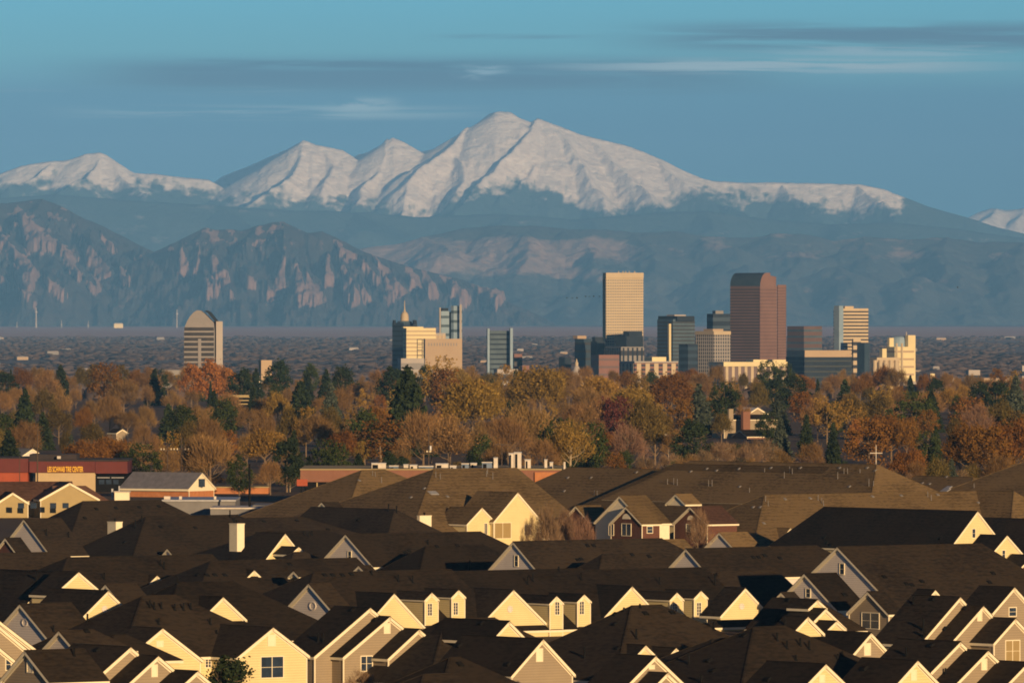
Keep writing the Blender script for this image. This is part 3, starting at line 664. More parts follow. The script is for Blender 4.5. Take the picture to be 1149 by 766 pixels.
SP_S = [[(558, 125, 0), (551, 127, -250), (546, 133, -520), (530, 145, -1300), (510, 156, -2300), (490, 166, -3200), (470, 171, -4000)], [(444, 155, 0), (432, 161, -650), (420, 169, -1300), (399, 175, -2300)], [(341, 158, 0), (335, 161, -300), (325, 167, -800), (300, 177, -2100), (275, 188, -3300), (252, 197, -4400)],
        [(530, 143, 60), (500, 162, 500), (470, 182, 900), (452, 205, 1300), (446, 232, 1700), (430, 262, 2600)],
        [(605, 134, 0), (585, 152, 500), (560, 178, 1000), (538, 205, 1500), (505, 238, 2300)],
        [(500, 167, 480), (510, 185, 900), (516, 205, 1300), (500, 230, 1900)],
        [(545, 152, 200), (552, 168, 550), (545, 190, 950)],
        [(622, 140, 0), (640, 165, 500), (655, 190, 900), (668, 212, 1300), (700, 240, 2000)],
        [(665, 155, 0), (690, 178, 450), (712, 200, 900), (735, 222, 1500), (770, 252, 2400)],
        [(600, 178, 700), (580, 205, 1300), (560, 222, 1700)],
        [(735, 177, 0), (765, 205, 600), (800, 228, 1200), (860, 250, 2200)],
        [(445, 156, 0), (440, 172, 250), (428, 190, 500), (405, 210, 900), (395, 230, 1500)],
        [(343, 159, 0), (340, 175, 300), (325, 195, 700), (300, 215, 1200), (260, 240, 2000)],
        [(365, 166, 0), (372, 185, 400), (360, 210, 1000)],
        [(110, 172, 0), (105, 188, 300), (85, 205, 800), (40, 225, 1600)],
        [(120, 177, 0), (132, 195, 350), (150, 212, 900), (190, 232, 1700)],
        [(60, 182, 0), (40, 196, 350), (10, 212, 900)],
        [(880, 206, 0), (890, 220, 500), (930, 240, 1300)], [(965, 208, 0), (985, 222, 500), (1010, 240, 1300)]]
SNOW = np.array([(-100, 206), (0, 207), (60, 203), (110, 208), (150, 208), (200, 207), (240, 213), (270, 222), (300, 219), (400, 224), (430, 232), (455, 238), (480, 236), (510, 220), (540, 208), (580, 208), (620, 215), (680, 236), (740, 230), (790, 214), (850, 222), (900, 222), (960, 236), (985, 226), (1010, 229), (1020, 215), (1060, 215), (1200, 215)], float)
def snow_attr(PX, PY, XX, YY, Z):
    line = np.interp(PX, SNOW[:, 0], SNOW[:, 1]); n = (fbm(PX/16, PY/7, 31, 5)-0.5)*34
    n = n+(fbm(PX/4, PY/3, 55, 4)-0.5)*12; a = sstep(22, -14, PY-line+n)
    st = np.clip((fbm(PX/5, PY/14, 77, 4)-0.35)*2.4, 0, 1)
    return np.clip(a*(0.74+0.4*st), 0, 1)
range_mesh('mountain', 80000, SKY_S, SP_S, 0.62, 6500, 760, 230, -110, 1250, 95, 520, snow_attr, M['snow'], 60, gully=(45, 240, 1500), backrows=120, sps=1.35)
# dark forested ridges in front of the snow peaks
MID = [(-120, 222), (0, 222), (60, 218), (130, 224), (200, 228), (260, 232), (330, 236), (400, 238), (470, 244), (560, 240), (640, 246), (720, 240), (790, 236), (860, 246), (930, 252), (1000, 250), (1060, 256), (1149, 268), (1250, 280)]
range_mesh('hills', 73000, MID, [[(60, 218, 0), (50, 240, 900), (20, 262, 1800)], [(250, 231, 0), (270, 250, 900), (240, 270, 1900)], [(560, 240, 0), (540, 258, 900), (560, 275, 2000)], [(790, 236, 0), (800, 255, 900), (770, 275, 2000)], [(400, 238, 0), (420, 256, 900), (380, 275, 1900)], [(660, 246, 0), (680, 262, 900), (650, 280, 1900)], [(930, 252, 0), (950, 265, 900), (920, 285, 1900)]],
           0.42, 6000, 420, 90, -110, 1250, 150, 1100, lambda PX, PY, XX, YY, Z: 0.30*sstep(0.5, 0.8, fbm(PX/30, PY/10, 4, 5)), M['snow'], 60)
# white summit far away on the right
range_mesh('mountain', 96000, [(1060, 256), (1080, 245), (1095, 238), (1110, 234), (1125, 236), (1140, 235), (1160, 233), (1200, 240), (1260, 262)], [[(1110, 234, 0), (1100, 244, 500), (1090, 256, 1500)], [(1145, 235, 0), (1135, 247, 600)]],
           0.5, 5000, 160, 50, 1030, 1280, 80, 900, lambda PX, PY, XX, YY, Z: np.clip(0.55+0.7*(fbm(PX/12, PY/5, 8, 4)), 0, 1), M['snow'], 60)
# grassy foothills
FH = [(300, 300), (380, 284), (420, 276), (450, 273), (480, 266), (520, 257), (560, 253), (600, 253), (640, 257), (680, 258), (720, 262), (760, 260), (800, 266), (840, 267), (880, 262), (905, 262), (940, 270), (980, 265), (1010, 268), (1050, 266), (1100, 271), (1149, 272), (1260, 276)]
def foot_attr(PX, PY, XX, YY, Z):
    w_ = sstep(760, 620, PX)*sstep(258, 275, PY)*sstep(325, 300, PY)+0.35*sstep(700, 900, PX)*sstep(300, 285, PY)*(PX > 0)
    return np.clip(w_*0.9-0.05+(fbm(PX/35, PY/12, 15, 5)-0.5)*1.5, 0, 1)
range_mesh('hills', 61000, FH, [[(480, 266, 0), (500, 285, 900), (470, 305, 1900), (440, 330, 3000)], [(560, 253, 0), (590, 275, 1000), (570, 300, 2100), (600, 330, 3300)], [(640, 257, 0), (660, 280, 1000), (690, 305, 2200)], [(720, 262, 0), (740, 285, 1100), (720, 312, 2300)],
           [(800, 266, 0), (830, 288, 1100), (800, 318, 2500)], [(880, 262, 0), (900, 288, 1200), (880, 318, 2500)], [(980, 265, 0), (960, 292, 1300), (990, 322, 2700)], [(1060, 266, 0), (1050, 292, 1300), (1080, 322, 2700)], [(1149, 272, 0), (1130, 298, 1400), (1150, 325, 2900)],
           [(840, 300, 2600), (860, 325, 3600), (840, 345, 4600)], [(940, 305, 2600), (960, 330, 3800)], [(700, 315, 3000), (680, 338, 4200)], [(1030, 310, 2900), (1020, 335, 4200)]],
           0.34, 7500, 520, 170, 290, 1270, 170, 900, foot_attr, M['foot'], 2, gully=(90, 420, 2200))
# slab-faced mountains on the left
FL = [(-120, 236), (-40, 227), (0, 229), (20, 227), (45, 223), (60, 228), (80, 240), (110, 256), (140, 273), (170, 290), (200, 306), (235, 330), (270, 352)]
FLS = [[(45, 223, 0), (30, 250, 700), (45, 285, 1600), (70, 325, 2700)], [(0, 228, 0), (-10, 262, 900), (20, 305, 2000), (40, 335, 2900)], [(80, 240, 100), (100, 275, 800), (130, 310, 1700), (150, 338, 2500)],
       [(120, 262, 50), (150, 295, 700), (190, 322, 1400), (235, 338, 2000)], [(60, 275, 900), (95, 310, 1600), (110, 335, 2300)], [(-30, 250, 400), (-20, 300, 1800)]]
def slab_attr(slabs, extra):
    def f(PX, PY, XX, YY, Z):
        a = np.zeros(PX.shape); wx_ = PX+(fbm(PX/7, PY/7, 4, 3)-0.5)*5; wy_ = PY+(fbm(PX/8, PY/8, 14, 3)-0.5)*6
        for (x0, y0, x1, y1, w_) in slabs:
            dx, dy = x1-x0, y1-y0; L2 = dx*dx+dy*dy; t = ((wx_-x0)*dx+(wy_-y0)*dy)/L2; L_ = L2**.5
            di = np.abs((wx_-x0)*dy-(wy_-y0)*dx)/L_
            hw_ = w_*0.72*np.clip(0.25+1.1*t, 0, 1)
            a = np.maximum(a, sstep(hw_+0.8, hw_-0.8, di)*sstep(-0.04, 0.03, t)*sstep(1.06, 0.97, t))
        st = 0.72+0.5*fbm(PX/2.5, PY/6, 3, 3)
        return np.clip(a*st+extra(PX, PY), 0, 1)
    return f
SL1 = [(22, 236, 42, 284, 15), (3, 270, 40, 314, 12), (34, 250, 62, 282, 9), (92, 270, 120, 318, 14), (46, 310, 73, 336, 10), (72, 292, 91, 313, 8), (134, 298, 143, 320, 9), (150, 288, 238, 338, 19), (-6, 302, 11, 327, 9), (12, 303, 36, 330, 9), (97, 316, 110, 330, 8), (-8, 246, 6, 276, 8), (60, 268, 84, 296, 7), (112, 262, 130, 285, 6), (18, 332, 40, 345, 7)]
SL2 = [(203, 277, 208, 312, 8), (224, 283, 212, 312, 8), (238, 286, 250, 320, 13), (264, 297, 284, 325, 9), (229, 312, 240, 333, 9), (250, 322, 262, 336, 8), (319, 287, 311, 337, 9), (333, 296, 340, 342, 9), (344, 303, 354, 344, 10), (367, 286, 370, 320, 7), (384, 296, 397, 344, 12), (374, 268, 394, 292, 9), (398, 285, 423, 318, 8), (418, 285, 450, 331, 10), (456, 294, 468, 324, 8), (474, 301, 488, 334, 8), (492, 303, 524, 343, 11), (520, 304, 563, 341, 16), (404, 315, 413, 340, 6), (300, 318, 306, 338, 6), (432, 318, 440, 340, 6), (355, 318, 362, 340, 5)]
range_mesh('mountain', 54000, FL, FLS, 0.50, 5200, 420, 200, -110, 300, 120, 480, slab_attr(SL1, lambda PX, PY: 0.55*sstep(0.52, 0.68, fbm(PX/9, PY/6, 41, 4))*sstep(345, 300, PY)*sstep(150, 60, PX)), M['flat'], 2, gully=(130, 170, 800), emb=60)
F2 = [(130, 335), (155, 312), (175, 296), (190, 283), (205, 277), (218, 266), (228, 255), (240, 258), (255, 257), (270, 259), (290, 253), (305, 250), (317, 249), (330, 255), (345, 262), (362, 260), (378, 267), (395, 278), (430, 290), (470, 302), (520, 314), (550, 328), (580, 342), (610, 356)]
F2S = [[(228, 255, 0), (222, 280, 500), (232, 310, 1100), (236, 335, 1700)], [(290, 253, 0), (275, 285, 700), (285, 318, 1500)], [(317, 249, 0), (322, 285, 700), (335, 322, 1500), (345, 345, 2200)], [(345, 262, 100), (352, 295, 600), (368, 330, 1400)],
       [(375, 266, 0), (388, 290, 500), (400, 325, 1200), (410, 345, 1700)], [(400, 280, 0), (425, 305, 500), (445, 335, 1200)], [(440, 293, 0), (465, 318, 500), (480, 342, 1100)], [(480, 304, 0), (505, 325, 450), (520, 345, 900)], [(520, 314, 0), (545, 335, 400), (560, 350, 800)],
       [(250, 290, 900), (255, 320, 1500), (265, 345, 2200)], [(205, 277, 50), (195, 305, 600), (205, 335, 1400)]]
range_mesh('mountain', 52500, F2, F2S, 0.52, 4400, 520, 200, 120, 640, 90, 330, slab_attr(SL2, lambda PX, PY: 0.6*sstep(0.45, 0.62, fbm(PX/10, PY/5, 43, 4))*sstep(285, 268, PY)*sstep(360, 300, PX)+0.4*sstep(0.5, 0.66, fbm(PX/8, PY/8, 47, 4))), M['flat'], 2, gully=(130, 110, 600), emb=60)  # pinkish patches near the crest paint the sunlit upper face
# ---------------------------------------------------------------- trees
def leaf_mat(name, c1, c2, rand=0.22):
    m = mat(name, c1, c2, 0.35, 0.85, spec=0.08, rand=rand, detail=3)
    return m
KC = dict(bare=((0.27, 0.165, 0.062), (0.165, 0.10, 0.04)), barepink=((0.24, 0.14, 0.09), (0.15, 0.09, 0.06)), rust=((0.22, 0.105, 0.022), (0.12, 0.058, 0.015)), orange=((0.36, 0.15, 0.035), (0.22, 0.085, 0.025)),
          gold=((0.33, 0.21, 0.045), (0.18, 0.115, 0.028)), olive=((0.15, 0.11, 0.03), (0.085, 0.065, 0.02)), green=((0.05, 0.068, 0.016), (0.028, 0.04, 0.012)), spruce=((0.034, 0.048, 0.018), (0.02, 0.03, 0.013)),
          bluespruce=((0.075, 0.09, 0.062), (0.045, 0.058, 0.042)), pine=((0.03, 0.045, 0.018), (0.018, 0.028, 0.012)), maroon=((0.10, 0.035, 0.026), (0.06, 0.022, 0.018)), shrub=((0.24, 0.16, 0.09), (0.15, 0.10, 0.055)))
for k_, (a_, b_) in KC.items(): M['leaf_'+k_] = leaf_mat('foliage '+k_, a_, b_)
M['bark'] = mat('grey brown bark', (0.22, 0.155, 0.095), (0.14, 0.10, 0.06), 2, 0.9)
M['palebark'] = mat('pale bark', (0.42, 0.33, 0.2), (0.3, 0.24, 0.15), 2, 0.9)
H0 = 14.0
def quads(C, size, rs, aspect=1.0, up=0.0):
    n = len(C); a = rs.normal(size=(n, 3)); a /= np.linalg.norm(a, axis=1)[:, None]
    b_ = rs.normal(size=(n, 3)); b_[:, 2] += up; b_ = np.cross(a, b_); b_ /= np.linalg.norm(b_, axis=1)[:, None]
    s = (size*(0.6+0.8*rs.rand(n)))[:, None]*0.5
    a = a*s*aspect; b_ = b_*s
    V = np.stack([C-a-b_, C+a-b_, C+a*0.8+b_, C-a*0.8+b_], 1).reshape(-1, 3)
    return V
def strips(P, D, L, w_, rs):
    n = len(P); s = rs.normal(size=(n, 3)); s = np.cross(D, s); s /= np.linalg.norm(s, axis=1)[:, None]
    w2 = (w_*(0.6+0.8*rs.rand(n)))[:, None]*0.5; Q = P+D*L[:, None]
    return np.stack([P-s*w2, P+s*w2, Q+s*w2*0.3, Q-s*w2*0.3], 1).reshape(-1, 3)
def trunk_mesh(name, rs, top, nl, spread, r0, m, bare=False):
    r0 = r0*1.15
    mb = MB(); mb.cyl((0, 0, -0.3), (0, 0, top*0.35), r0, r0*0.75, 7, cap=False); mb.cyl((0, 0, top*0.35), (rs.uniform(-.3, .3), rs.uniform(-.3, .3), top), r0*0.75, r0*0.12, 6, cap=False)
    tips = []
    for i in range(nl):
        z = top*rs.uniform(0.2, 0.8); a = rs.uniform(0, 6.283); q = Vector((math.cos(a)*spread*rs.uniform(.5, .95), math.sin(a)*spread*rs.uniform(.5, .95), z+H0*rs.uniform(.12, .34)*(1 if z < .6*top else .6)))
        p = Vector((0, 0, z)); mid = p.lerp(q, .5)+Vector((0, 0, -0.4)); mb.cyl(p, mid, r0*.42, r0*.26, 5, cap=False); mb.cyl(mid, q, r0*.26, r0*.07, 5, cap=False)
        for j in range(3):
            d_ = Vector((rs.normal(), rs.normal(), rs.normal()*.6+.8)).normalized(); mb.cyl(mid.lerp(q, rs.uniform(0.1, .9)), mid.lerp(q, rs.uniform(.4, 1))+d_*rs.uniform(1.2, 2.6), r0*.12, r0*.03, 4, cap=False)
        tips.append((mid, q))
    me = bpy.data.meshes.new(name); me.from_pydata(mb.v, [], mb.f); me.materials.append(m); me.update(); return me, tips
def broad(seed, kind, hz_=0.5, wr=0.42, base=0.18, ncl=84, nlf=58, cr=1.45, ls=0.33, drop=0.25, pointed=0.0):
    rs = np.random.RandomState(seed); W = H0*wr
    tm, tips = trunk_mesh('trunk', rs, H0*0.82, 9, W, 0.26, M['bark'])
    cs = []
    zc = H0*(base+1)/2; hz = H0*(1-base)/2
    while len(cs) < ncl:
        v = rs.normal(size=3); v /= np.linalg.norm(v); r = rs.uniform(0.35, 1.0)**0.6
        v = v*r; wz_ = 1-pointed*max(0, v[2])
        cs.append((v[0]*W*wz_, v[1]*W*wz_, zc+v[2]*hz*(1.0 if v[2] > 0 else 0.85)))
    cs = np.array(cs); keep = rs.rand(ncl) > drop*(np.abs(cs[:, 2]-zc)/hz < 0.9); cs = cs[keep]
    rad = cr*(0.6+0.8*rs.rand(len(cs)))
    P = np.repeat(cs, nlf, 0)+rs.normal(size=(len(cs)*nlf, 3))*np.repeat(rad, nlf)[:, None]*np.array([0.5, 0.5, 0.42])
    P = P[P[:, 2] > H0*base*0.5]; P = P[P[:, 2] < H0*1.03]
    V = quads(P, ls, rs, 1.2)
    cm = npmesh('crown', V, np.arange(len(V)).reshape(-1, 4), M['leaf_'+kind])
    return tm, cm
def twiggy(seed, kind, wr=0.40, n=4600, leafy=0.0, pale=False, upright=0.0, tw=0.085):
    rs = np.random.RandomState(seed); W = H0*wr
    tm, tips = trunk_mesh('trunk', rs, H0*0.8, 14, W*.8, 0.24, M['palebark'] if pale else M['bark'])
    # twigs fan out from limb points towards a rounded crown surface
    cl = rs.normal(size=(46, 3)); cl /= np.linalg.norm(cl, axis=1)[:, None]; cl[:, 2] = np.abs(cl[:, 2])*1.15-0.32
    rc = rs.uniform(0.45, 0.9, 46); C = np.stack([cl[:, 0]*W*rc, cl[:, 1]*W*rc, H0*0.50+cl[:, 2]*H0*0.46*rc], 1)
    idx = rs.randint(0, 46, n); P = C[idx]+rs.normal(size=(n, 3))*np.array([.75, .75, .7])
    org = np.array([0, 0, H0*0.28]); D = (P-org); D /= np.linalg.norm(D, axis=1)[:, None]
    D = D+rs.normal(size=(n, 3))*0.5; D[:, 2] += 0.25+upright; D /= np.linalg.norm(D, axis=1)[:, None]
    V = strips(P, D, rs.uniform(0.5, 1.7, n), tw, rs)
    if leafy:
        k = int(n*leafy); Q = P[:k]+D[:k]*0.8+rs.normal(size=(k, 3))*0.2; V = np.concatenate([V, quads(Q, 0.3, rs)])
    V = V[:len(V)//4*4]
    cm = npmesh('crown', V, np.arange(len(V)).reshape(-1, 4), M['leaf_'+kind]); return tm, cm
def conifer(seed, kind, wr=0.26, dens=1.0, ragged=0.2):
    rs = np.random.RandomState(seed); W = H0*wr; mb = MB(); mb.cyl((0, 0, -.3), (0, 0, H0*.97), .24, .03, 6, cap=False)
    tm = bpy.data.meshes.new('trunk'); tm.from_pydata(mb.v, [], mb.f); tm.materials.append(M['bark']); tm.update()
    Vs = []; z = H0*0.06
    while z < H0*0.985:
        t = z/H0; R_ = W*(1-t)**0.82*(1-ragged*rs.rand())+0.12; nb = int(5+9*(1-t)*dens)
        for i in range(nb):
            a = rs.uniform(0, 6.283); rr_ = R_*rs.uniform(.72, 1.06); k = max(3, int(rr_/0.32*2.2)); s = rs.rand(k)**0.7
            droop = -0.10-0.22*(1-t); px_ = np.cos(a)*rr_*s; py_ = np.sin(a)*rr_*s; pz_ = z+rr_*s*droop+0.10*rr_*s**3
            P = np.stack([px_, py_, pz_], 1)+rs.normal(size=(k, 3))*np.array([.16, .16, .09]); Vs.append(quads(P, 0.46, rs, 1.5, up=1.5))
        z += H0*0.021*(0.75+0.5*rs.rand())
    Vs.append(quads(np.stack([rs.normal(size=26)*.06, rs.normal(size=26)*.06, H0*rs.uniform(.93, 1.0, 26)], 1), .25, rs))
    V = np.concatenate(Vs); cm = npmesh('crown', V, np.arange(len(V)).reshape(-1, 4), M['leaf_'+kind]); return tm, cm
TREE = dict(
    bare=[twiggy(11, 'bare'), twiggy(12, 'bare', .46), twiggy(13, 'bare', .36, upright=.3), twiggy(14, 'bare', .42, leafy=.15)],
    barepink=[twiggy(21, 'barepink', .38, upright=.4), twiggy(22, 'barepink', .42)],
    rust=[broad(31, 'rust', wr=.42, base=.12, ncl=92, drop=.4), twiggy(32, 'rust', .40, leafy=.9, n=5200), twiggy(33, 'rust', .44, leafy=.7, upright=.4, n=5200)],
    orange=[broad(41, 'orange', wr=.36, base=.15, pointed=.4), broad(42, 'orange', wr=.30, pointed=.5, drop=.3)],
    gold=[broad(51, 'gold', wr=.40, cr=1.1, drop=.4, ncl=80, nlf=52, ls=.28), broad(52, 'gold', wr=.36, cr=1.0, drop=.45, nlf=50, ls=.28), twiggy(53, 'gold', .40, leafy=.7, n=5000), twiggy(54, 'gold', .34, leafy=.6, upright=.7, n=5000)],
    olive=[broad(61, 'olive', wr=.36, drop=.3, pointed=.3), twiggy(62, 'olive', .36, leafy=.9), twiggy(63, 'olive', .30, leafy=.7, upright=.6, n=5000)],
    green=[broad(71, 'green', wr=.40, base=.05, ncl=96, drop=.15, cr=1.3), broad(72, 'green', wr=.34, base=.05, ncl=90, drop=.15, pointed=.45)],
    pine=[broad(81, 'pine', wr=.34, base=.08, ncl=86, drop=.2, cr=1.2, pointed=.35), broad(82, 'pine', wr=.30, base=.1, ncl=78, drop=.25, cr=1.2, pointed=.2)],
    spruce=[conifer(91, 'spruce', .34), conifer(92, 'spruce', .40), conifer(93, 'spruce', .30, ragged=.35)],
    bluespruce=[conifer(94, 'bluespruce', .40), conifer(95, 'bluespruce', .34)],
    maroon=[broad(101, 'maroon', wr=.36, drop=.3), twiggy(102, 'maroon', .36, leafy=.7)],
    shrub=[twiggy(111, 'shrub', .55, n=3600, upright=.5), twiggy(112, 'shrub', .48, n=3600, upright=.7, pale=True)],
    willow=[twiggy(121, 'gold', .30, n=3000, leafy=.35, pale=True, upright=1.0)])
KN = dict(bare=('bare_tree', 'bare brown tree', 'bare tree'), barepink=('bare_tree', 'bare pinkish tree', 'bare tree'), rust=('oak_tree', 'rust brown leafy tree', 'tree'), orange=('maple_tree', 'bright orange leafed tree', 'tree'),
          gold=('cottonwood_tree', 'golden leafed cottonwood', 'tree'), olive=('ash_tree', 'olive brown leafed tree', 'tree'), green=('leafy_tree', 'round dark green tree', 'tree'), pine=('pine_tree', 'dark pine', 'pine tree'),
          spruce=('spruce_tree', 'dark green spruce', 'spruce'), bluespruce=('spruce_tree', 'blue green spruce', 'spruce'), maroon=('plum_tree', 'dark maroon tree', 'tree'), shrub=('shrub', 'tangled bare tan shrub', 'shrub'),
          willow=('willow_tree', 'yellow tree with pale upright stems', 'tree'))
ZONES = ((-99, 60, 'at the left picture edge'), (60, 150, 'behind the lettered tyre store'), (150, 205, 'over the metal roofed barn'), (205, 250, 'below the round topped banded tower'), (250, 300, 'over the tall dark pole'), (300, 345, 'left of the brown parapet store'),
         (345, 400, 'over the brown parapet store'), (400, 445, 'left of the spired tower'), (445, 485, 'below the spired tower'), (485, 530, 'below the wide beige slab'), (530, 585, 'below the blue glass tower'), (585, 630, 'left of the domed building'),
         (630, 670, 'below the domed building'), (670, 725, 'below the tallest cream tower'), (725, 765, 'below the balcony striped block'), (765, 805, 'below the pale gridded tower'), (805, 850, 'around the chimneyed brick house'), (850, 885, 'below the red granite tower'), (885, 930, 'left part below the dark glass block'),
         (930, 965, 'right part below the dark glass block'), (965, 1000, 'above the cross topped pole'), (1000, 1040, 'right of the cream curved tower'), (1040, 1085, 'over the low brick buildings'), (1085, 1250, 'at the right picture edge'))
tn = 0; TREES = []
def add_tree(kind, x, yt, yb, wk=1.0, var=None):
    TREES.append([kind, x, yt, yb, wk, var])
def place_trees():
    global tn
    seen = {}
    TREES.sort(key=lambda t: (t[3], t[1]))
    for kind, x, yt, yb, wk, var in TREES:
        d = CAMZ*F/(yb-HY); h = (yb-yt)*d/F; s = h/H0
        name, ph, cat = KN[kind]
        zone = next((z[2] for z in ZONES if z[0] <= x < z[1]), ZONES[-1][2])
        row = 'on the far treeline' if yb < 458 else 'just under the far treeline' if yb < 474 else 'halfway down the tree belt' if yb < 500 else 'low in the tree belt' if yb < 530 else 'close behind the roofs' if yb < 580 else 'among the townhouses'
        key = (ph, row, zone); n = seen.get(key, 0); seen[key] = n+1
        lab = f"{ph} {row}, {zone}"
        if n: lab = f"{('second', 'third', 'fourth', 'fifth', 'sixth', 'seventh')[min(n-1, 5)]} {lab}"
        r_ = empty(name, (wx(x, d), d, 0.0), lab, cat, 'autumn trees of the belt' if kind not in ('spruce', 'bluespruce', 'pine') else 'evergreens of the belt')
        r_.scale = (s*wk, s*wk, s); r_.rotation_euler[2] = rnd.uniform(0, 6.28)
        vs = TREE[kind]; tm, cm = vs[rnd.randrange(len(vs)) if var is None else var % len(vs)]
        if kind != 'shrub': link_mesh('trunk', tm, r_)
        else: link_mesh('stems', tm, r_)
        link_mesh('crown' if kind != 'shrub' else 'twigs', cm, r_)
MAN = [('pine', 5, 417, 455, 1.3), ('spruce', 28, 436, 497), ('spruce', 48, 462, 505, 1.2), ('spruce', 68, 409, 450), ('bare', 52, 413, 455), ('rust', 118, 408, 462, .9), ('spruce', 173, 414, 455), ('orange', 215, 407, 456, .8), ('orange', 234, 403, 458, .75), ('orange', 254, 411, 456, .75), ('orange', 245, 409, 454, .6),
       ('pine', 271, 412, 458, 1.2), ('green', 207, 455, 508, 1.15), ('olive', 213, 470, 515), ('spruce', 240, 438, 482, .9), ('green', 251, 447, 500, .9), ('rust', 96, 491, 537, 1.5), ('rust', 124, 487, 536, 1.5), ('rust', 140, 495, 536, 1.3), ('green', 158, 498, 548, 1.2), ('bare', 236, 482, 553, 1.2), ('olive', 222, 492, 552), ('bare', 190, 500, 545),
       ('bluespruce', 80, 487, 522), ('spruce', 10, 482, 530, 1.3), ('pine', 312, 402, 450, 1.1), ('spruce', 345, 415, 452, .9), ('spruce', 366, 414, 456), ('pine', 386, 409, 458), ('spruce', 337, 427, 482, 1.2), ('bluespruce', 371, 429, 486), ('spruce', 457, 409, 512, 1.0), ('pine', 441, 411, 460, 1.1), ('rust', 427, 472, 526, 1.6), ('rust', 386, 480, 528, 1.0),
       ('pine', 322, 491, 552, .95), ('green', 365, 494, 546), ('green', 378, 497, 548), ('gold', 394, 454, 492, .6), ('gold', 405, 495, 530, .7), ('gold', 492, 400, 468, .8), ('rust', 500, 415, 470), ('gold', 530, 415, 506, 1.0), ('gold', 553, 424, 478), ('green', 540, 488, 535), ('spruce', 552, 425, 465, .8), ('bare', 505, 462, 535, 1.1), ('bare', 475, 455, 530),
       ('pine', 450, 512, 545, 1.3), ('spruce', 579, 415, 462), ('gold', 606, 404, 478, 1.2), ('gold', 590, 414, 466), ('bare', 594, 449, 528, 1.3), ('bare', 570, 462, 530), ('willow', 640, 468, 540, 1.2), ('green', 628, 470, 535), ('green', 662, 475, 538), ('gold', 671, 416, 478), ('bare', 660, 430, 480), ('gold', 712, 427, 488), ('maroon', 690, 446, 505, .9), ('bare', 675, 440, 500),
       ('barepink', 705, 470, 535, .9), ('olive', 722, 443, 526, .8), ('olive', 735, 455, 525), ('rust', 753, 414, 472, 1.2), ('bluespruce', 784, 430, 490), ('green', 812, 429, 480), ('pine', 777, 470, 530, 1.1), ('spruce', 815, 432, 478), ('shrub', 805, 492, 530, 1.2), ('shrub', 842, 495, 532, 1.2), ('pine', 828, 497, 528), ('shrub', 790, 500, 532), ('shrub', 750, 505, 538), ('shrub', 725, 508, 540),
       ('green', 700, 505, 540), ('green', 758, 517, 545), ('pine', 868, 423, 462, 1.2), ('pine', 891, 420, 466, 1.1), ('bluespruce', 873, 441, 488, 1.2), ('gold', 928, 445, 498, .9), ('gold', 952, 449, 505, .9), ('orange', 960, 470, 508, .6), ('bluespruce', 876, 468, 520), ('spruce', 905, 465, 512), ('spruce', 935, 474, 522, .9), ('green', 862, 463, 498), ('rust', 900, 440, 478),
       ('green', 1023, 440, 494, 1.3), ('spruce', 1045, 438, 485), ('pine', 1100, 428, 472), ('pine', 1118, 426, 476, 1.2), ('bluespruce', 1140, 421, 482), ('green', 1040, 484, 525), ('spruce', 1050, 478, 515), ('rust', 1090, 470, 542, 1.1), ('rust', 1138, 466, 542, 1.2), ('rust', 1110, 480, 545), ('rust', 1085, 446, 492, 1.2), ('bluespruce', 1068, 514, 557, .9), ('pine', 1050, 424, 460), ('gold', 1065, 432, 470),
       ('bare', 1040, 436, 476, 1.2), ('bare', 1000, 432, 470), ('rust', 1000, 462, 520, 1.2), ('rust', 975, 470, 530, 1.1), ('rust', 1020, 500, 552, 1.1), ('spruce', 948, 425, 465), ('olive', 985, 440, 490)]
for a_ in MAN: add_tree(*a_)
EXC = [(800, 454, 870, 486, 499), (128, 478, 146, 488, 510), (18, 502, 64, 520, 540), (0, 510, 145, 560, 547), (180, 540, 300, 600, 600), (143, 528, 243, 600, 553), (335, 520, 640, 600, 562), (640, 540, 1149, 700, 700), (0, 552, 640, 700, 700)]
def blocked(x, yt, yb, w):
    for (a, b_, c, d_, yo) in EXC:
        if x+w > a and x-w < c and yb > yo-1 and yt < d_: return True
    for t in TREES:       # keep the hand placed ones in view
        if t[3] <= yb and abs(t[1]-x) < w*0.6 and yt < t[2]+0.45*(t[3]-t[2]) and (t[3]-yb) > -40 and yb-t[3] < 22: return True
    return False
def pick(x, yb):
    r = rnd.random()
    if x < 160: tb = (('bare', .50), ('rust', .12), ('olive', .18), ('spruce', .08), ('green', .07), ('gold', .07))
    elif x < 420: tb = (('bare', .52), ('olive', .16), ('rust', .05), ('gold', .13), ('spruce', .09), ('green', .05))
    elif x < 640: tb = (('bare', .55), ('gold', .24), ('rust', .08), ('olive', .08), ('pine', .05))
    elif x < 860: tb = (('bare', .42), ('gold', .2), ('olive', .13), ('rust', .1), ('maroon', .05), ('green', .1))
    else: tb = (('rust', .18), ('bare', .46), ('barepink', .05), ('gold', .07), ('green', .07), ('spruce', .07), ('olive', .10))
    s = 0
    for k, p in tb:
        s += p
        if r < s: return k
    return 'bare'
nman = len(TREES)
for yb, hm_, sp in ((446, 15.5, 15), (453, 14.5, 17), (461, 14.5, 19), (470, 15, 22), (481, 15, 24), (494, 15, 26), (508, 14.5, 28), (523, 13.5, 30), (539, 12, 33), (553, 10, 38)):
    x = -15+rnd.uniform(0, sp)
    while x < 1170:
        b2 = yb+rnd.uniform(-4, 5); h = hm_*rnd.uniform(.74, 1.28); hp = h*(b2-HY)/CAMZ
        if not blocked(x, b2-hp, b2, hp*.33): add_tree(pick(x, b2), x, b2-hp, b2, rnd.uniform(.62, 1.05))
        x += sp*rnd.uniform(.62, 1.2)
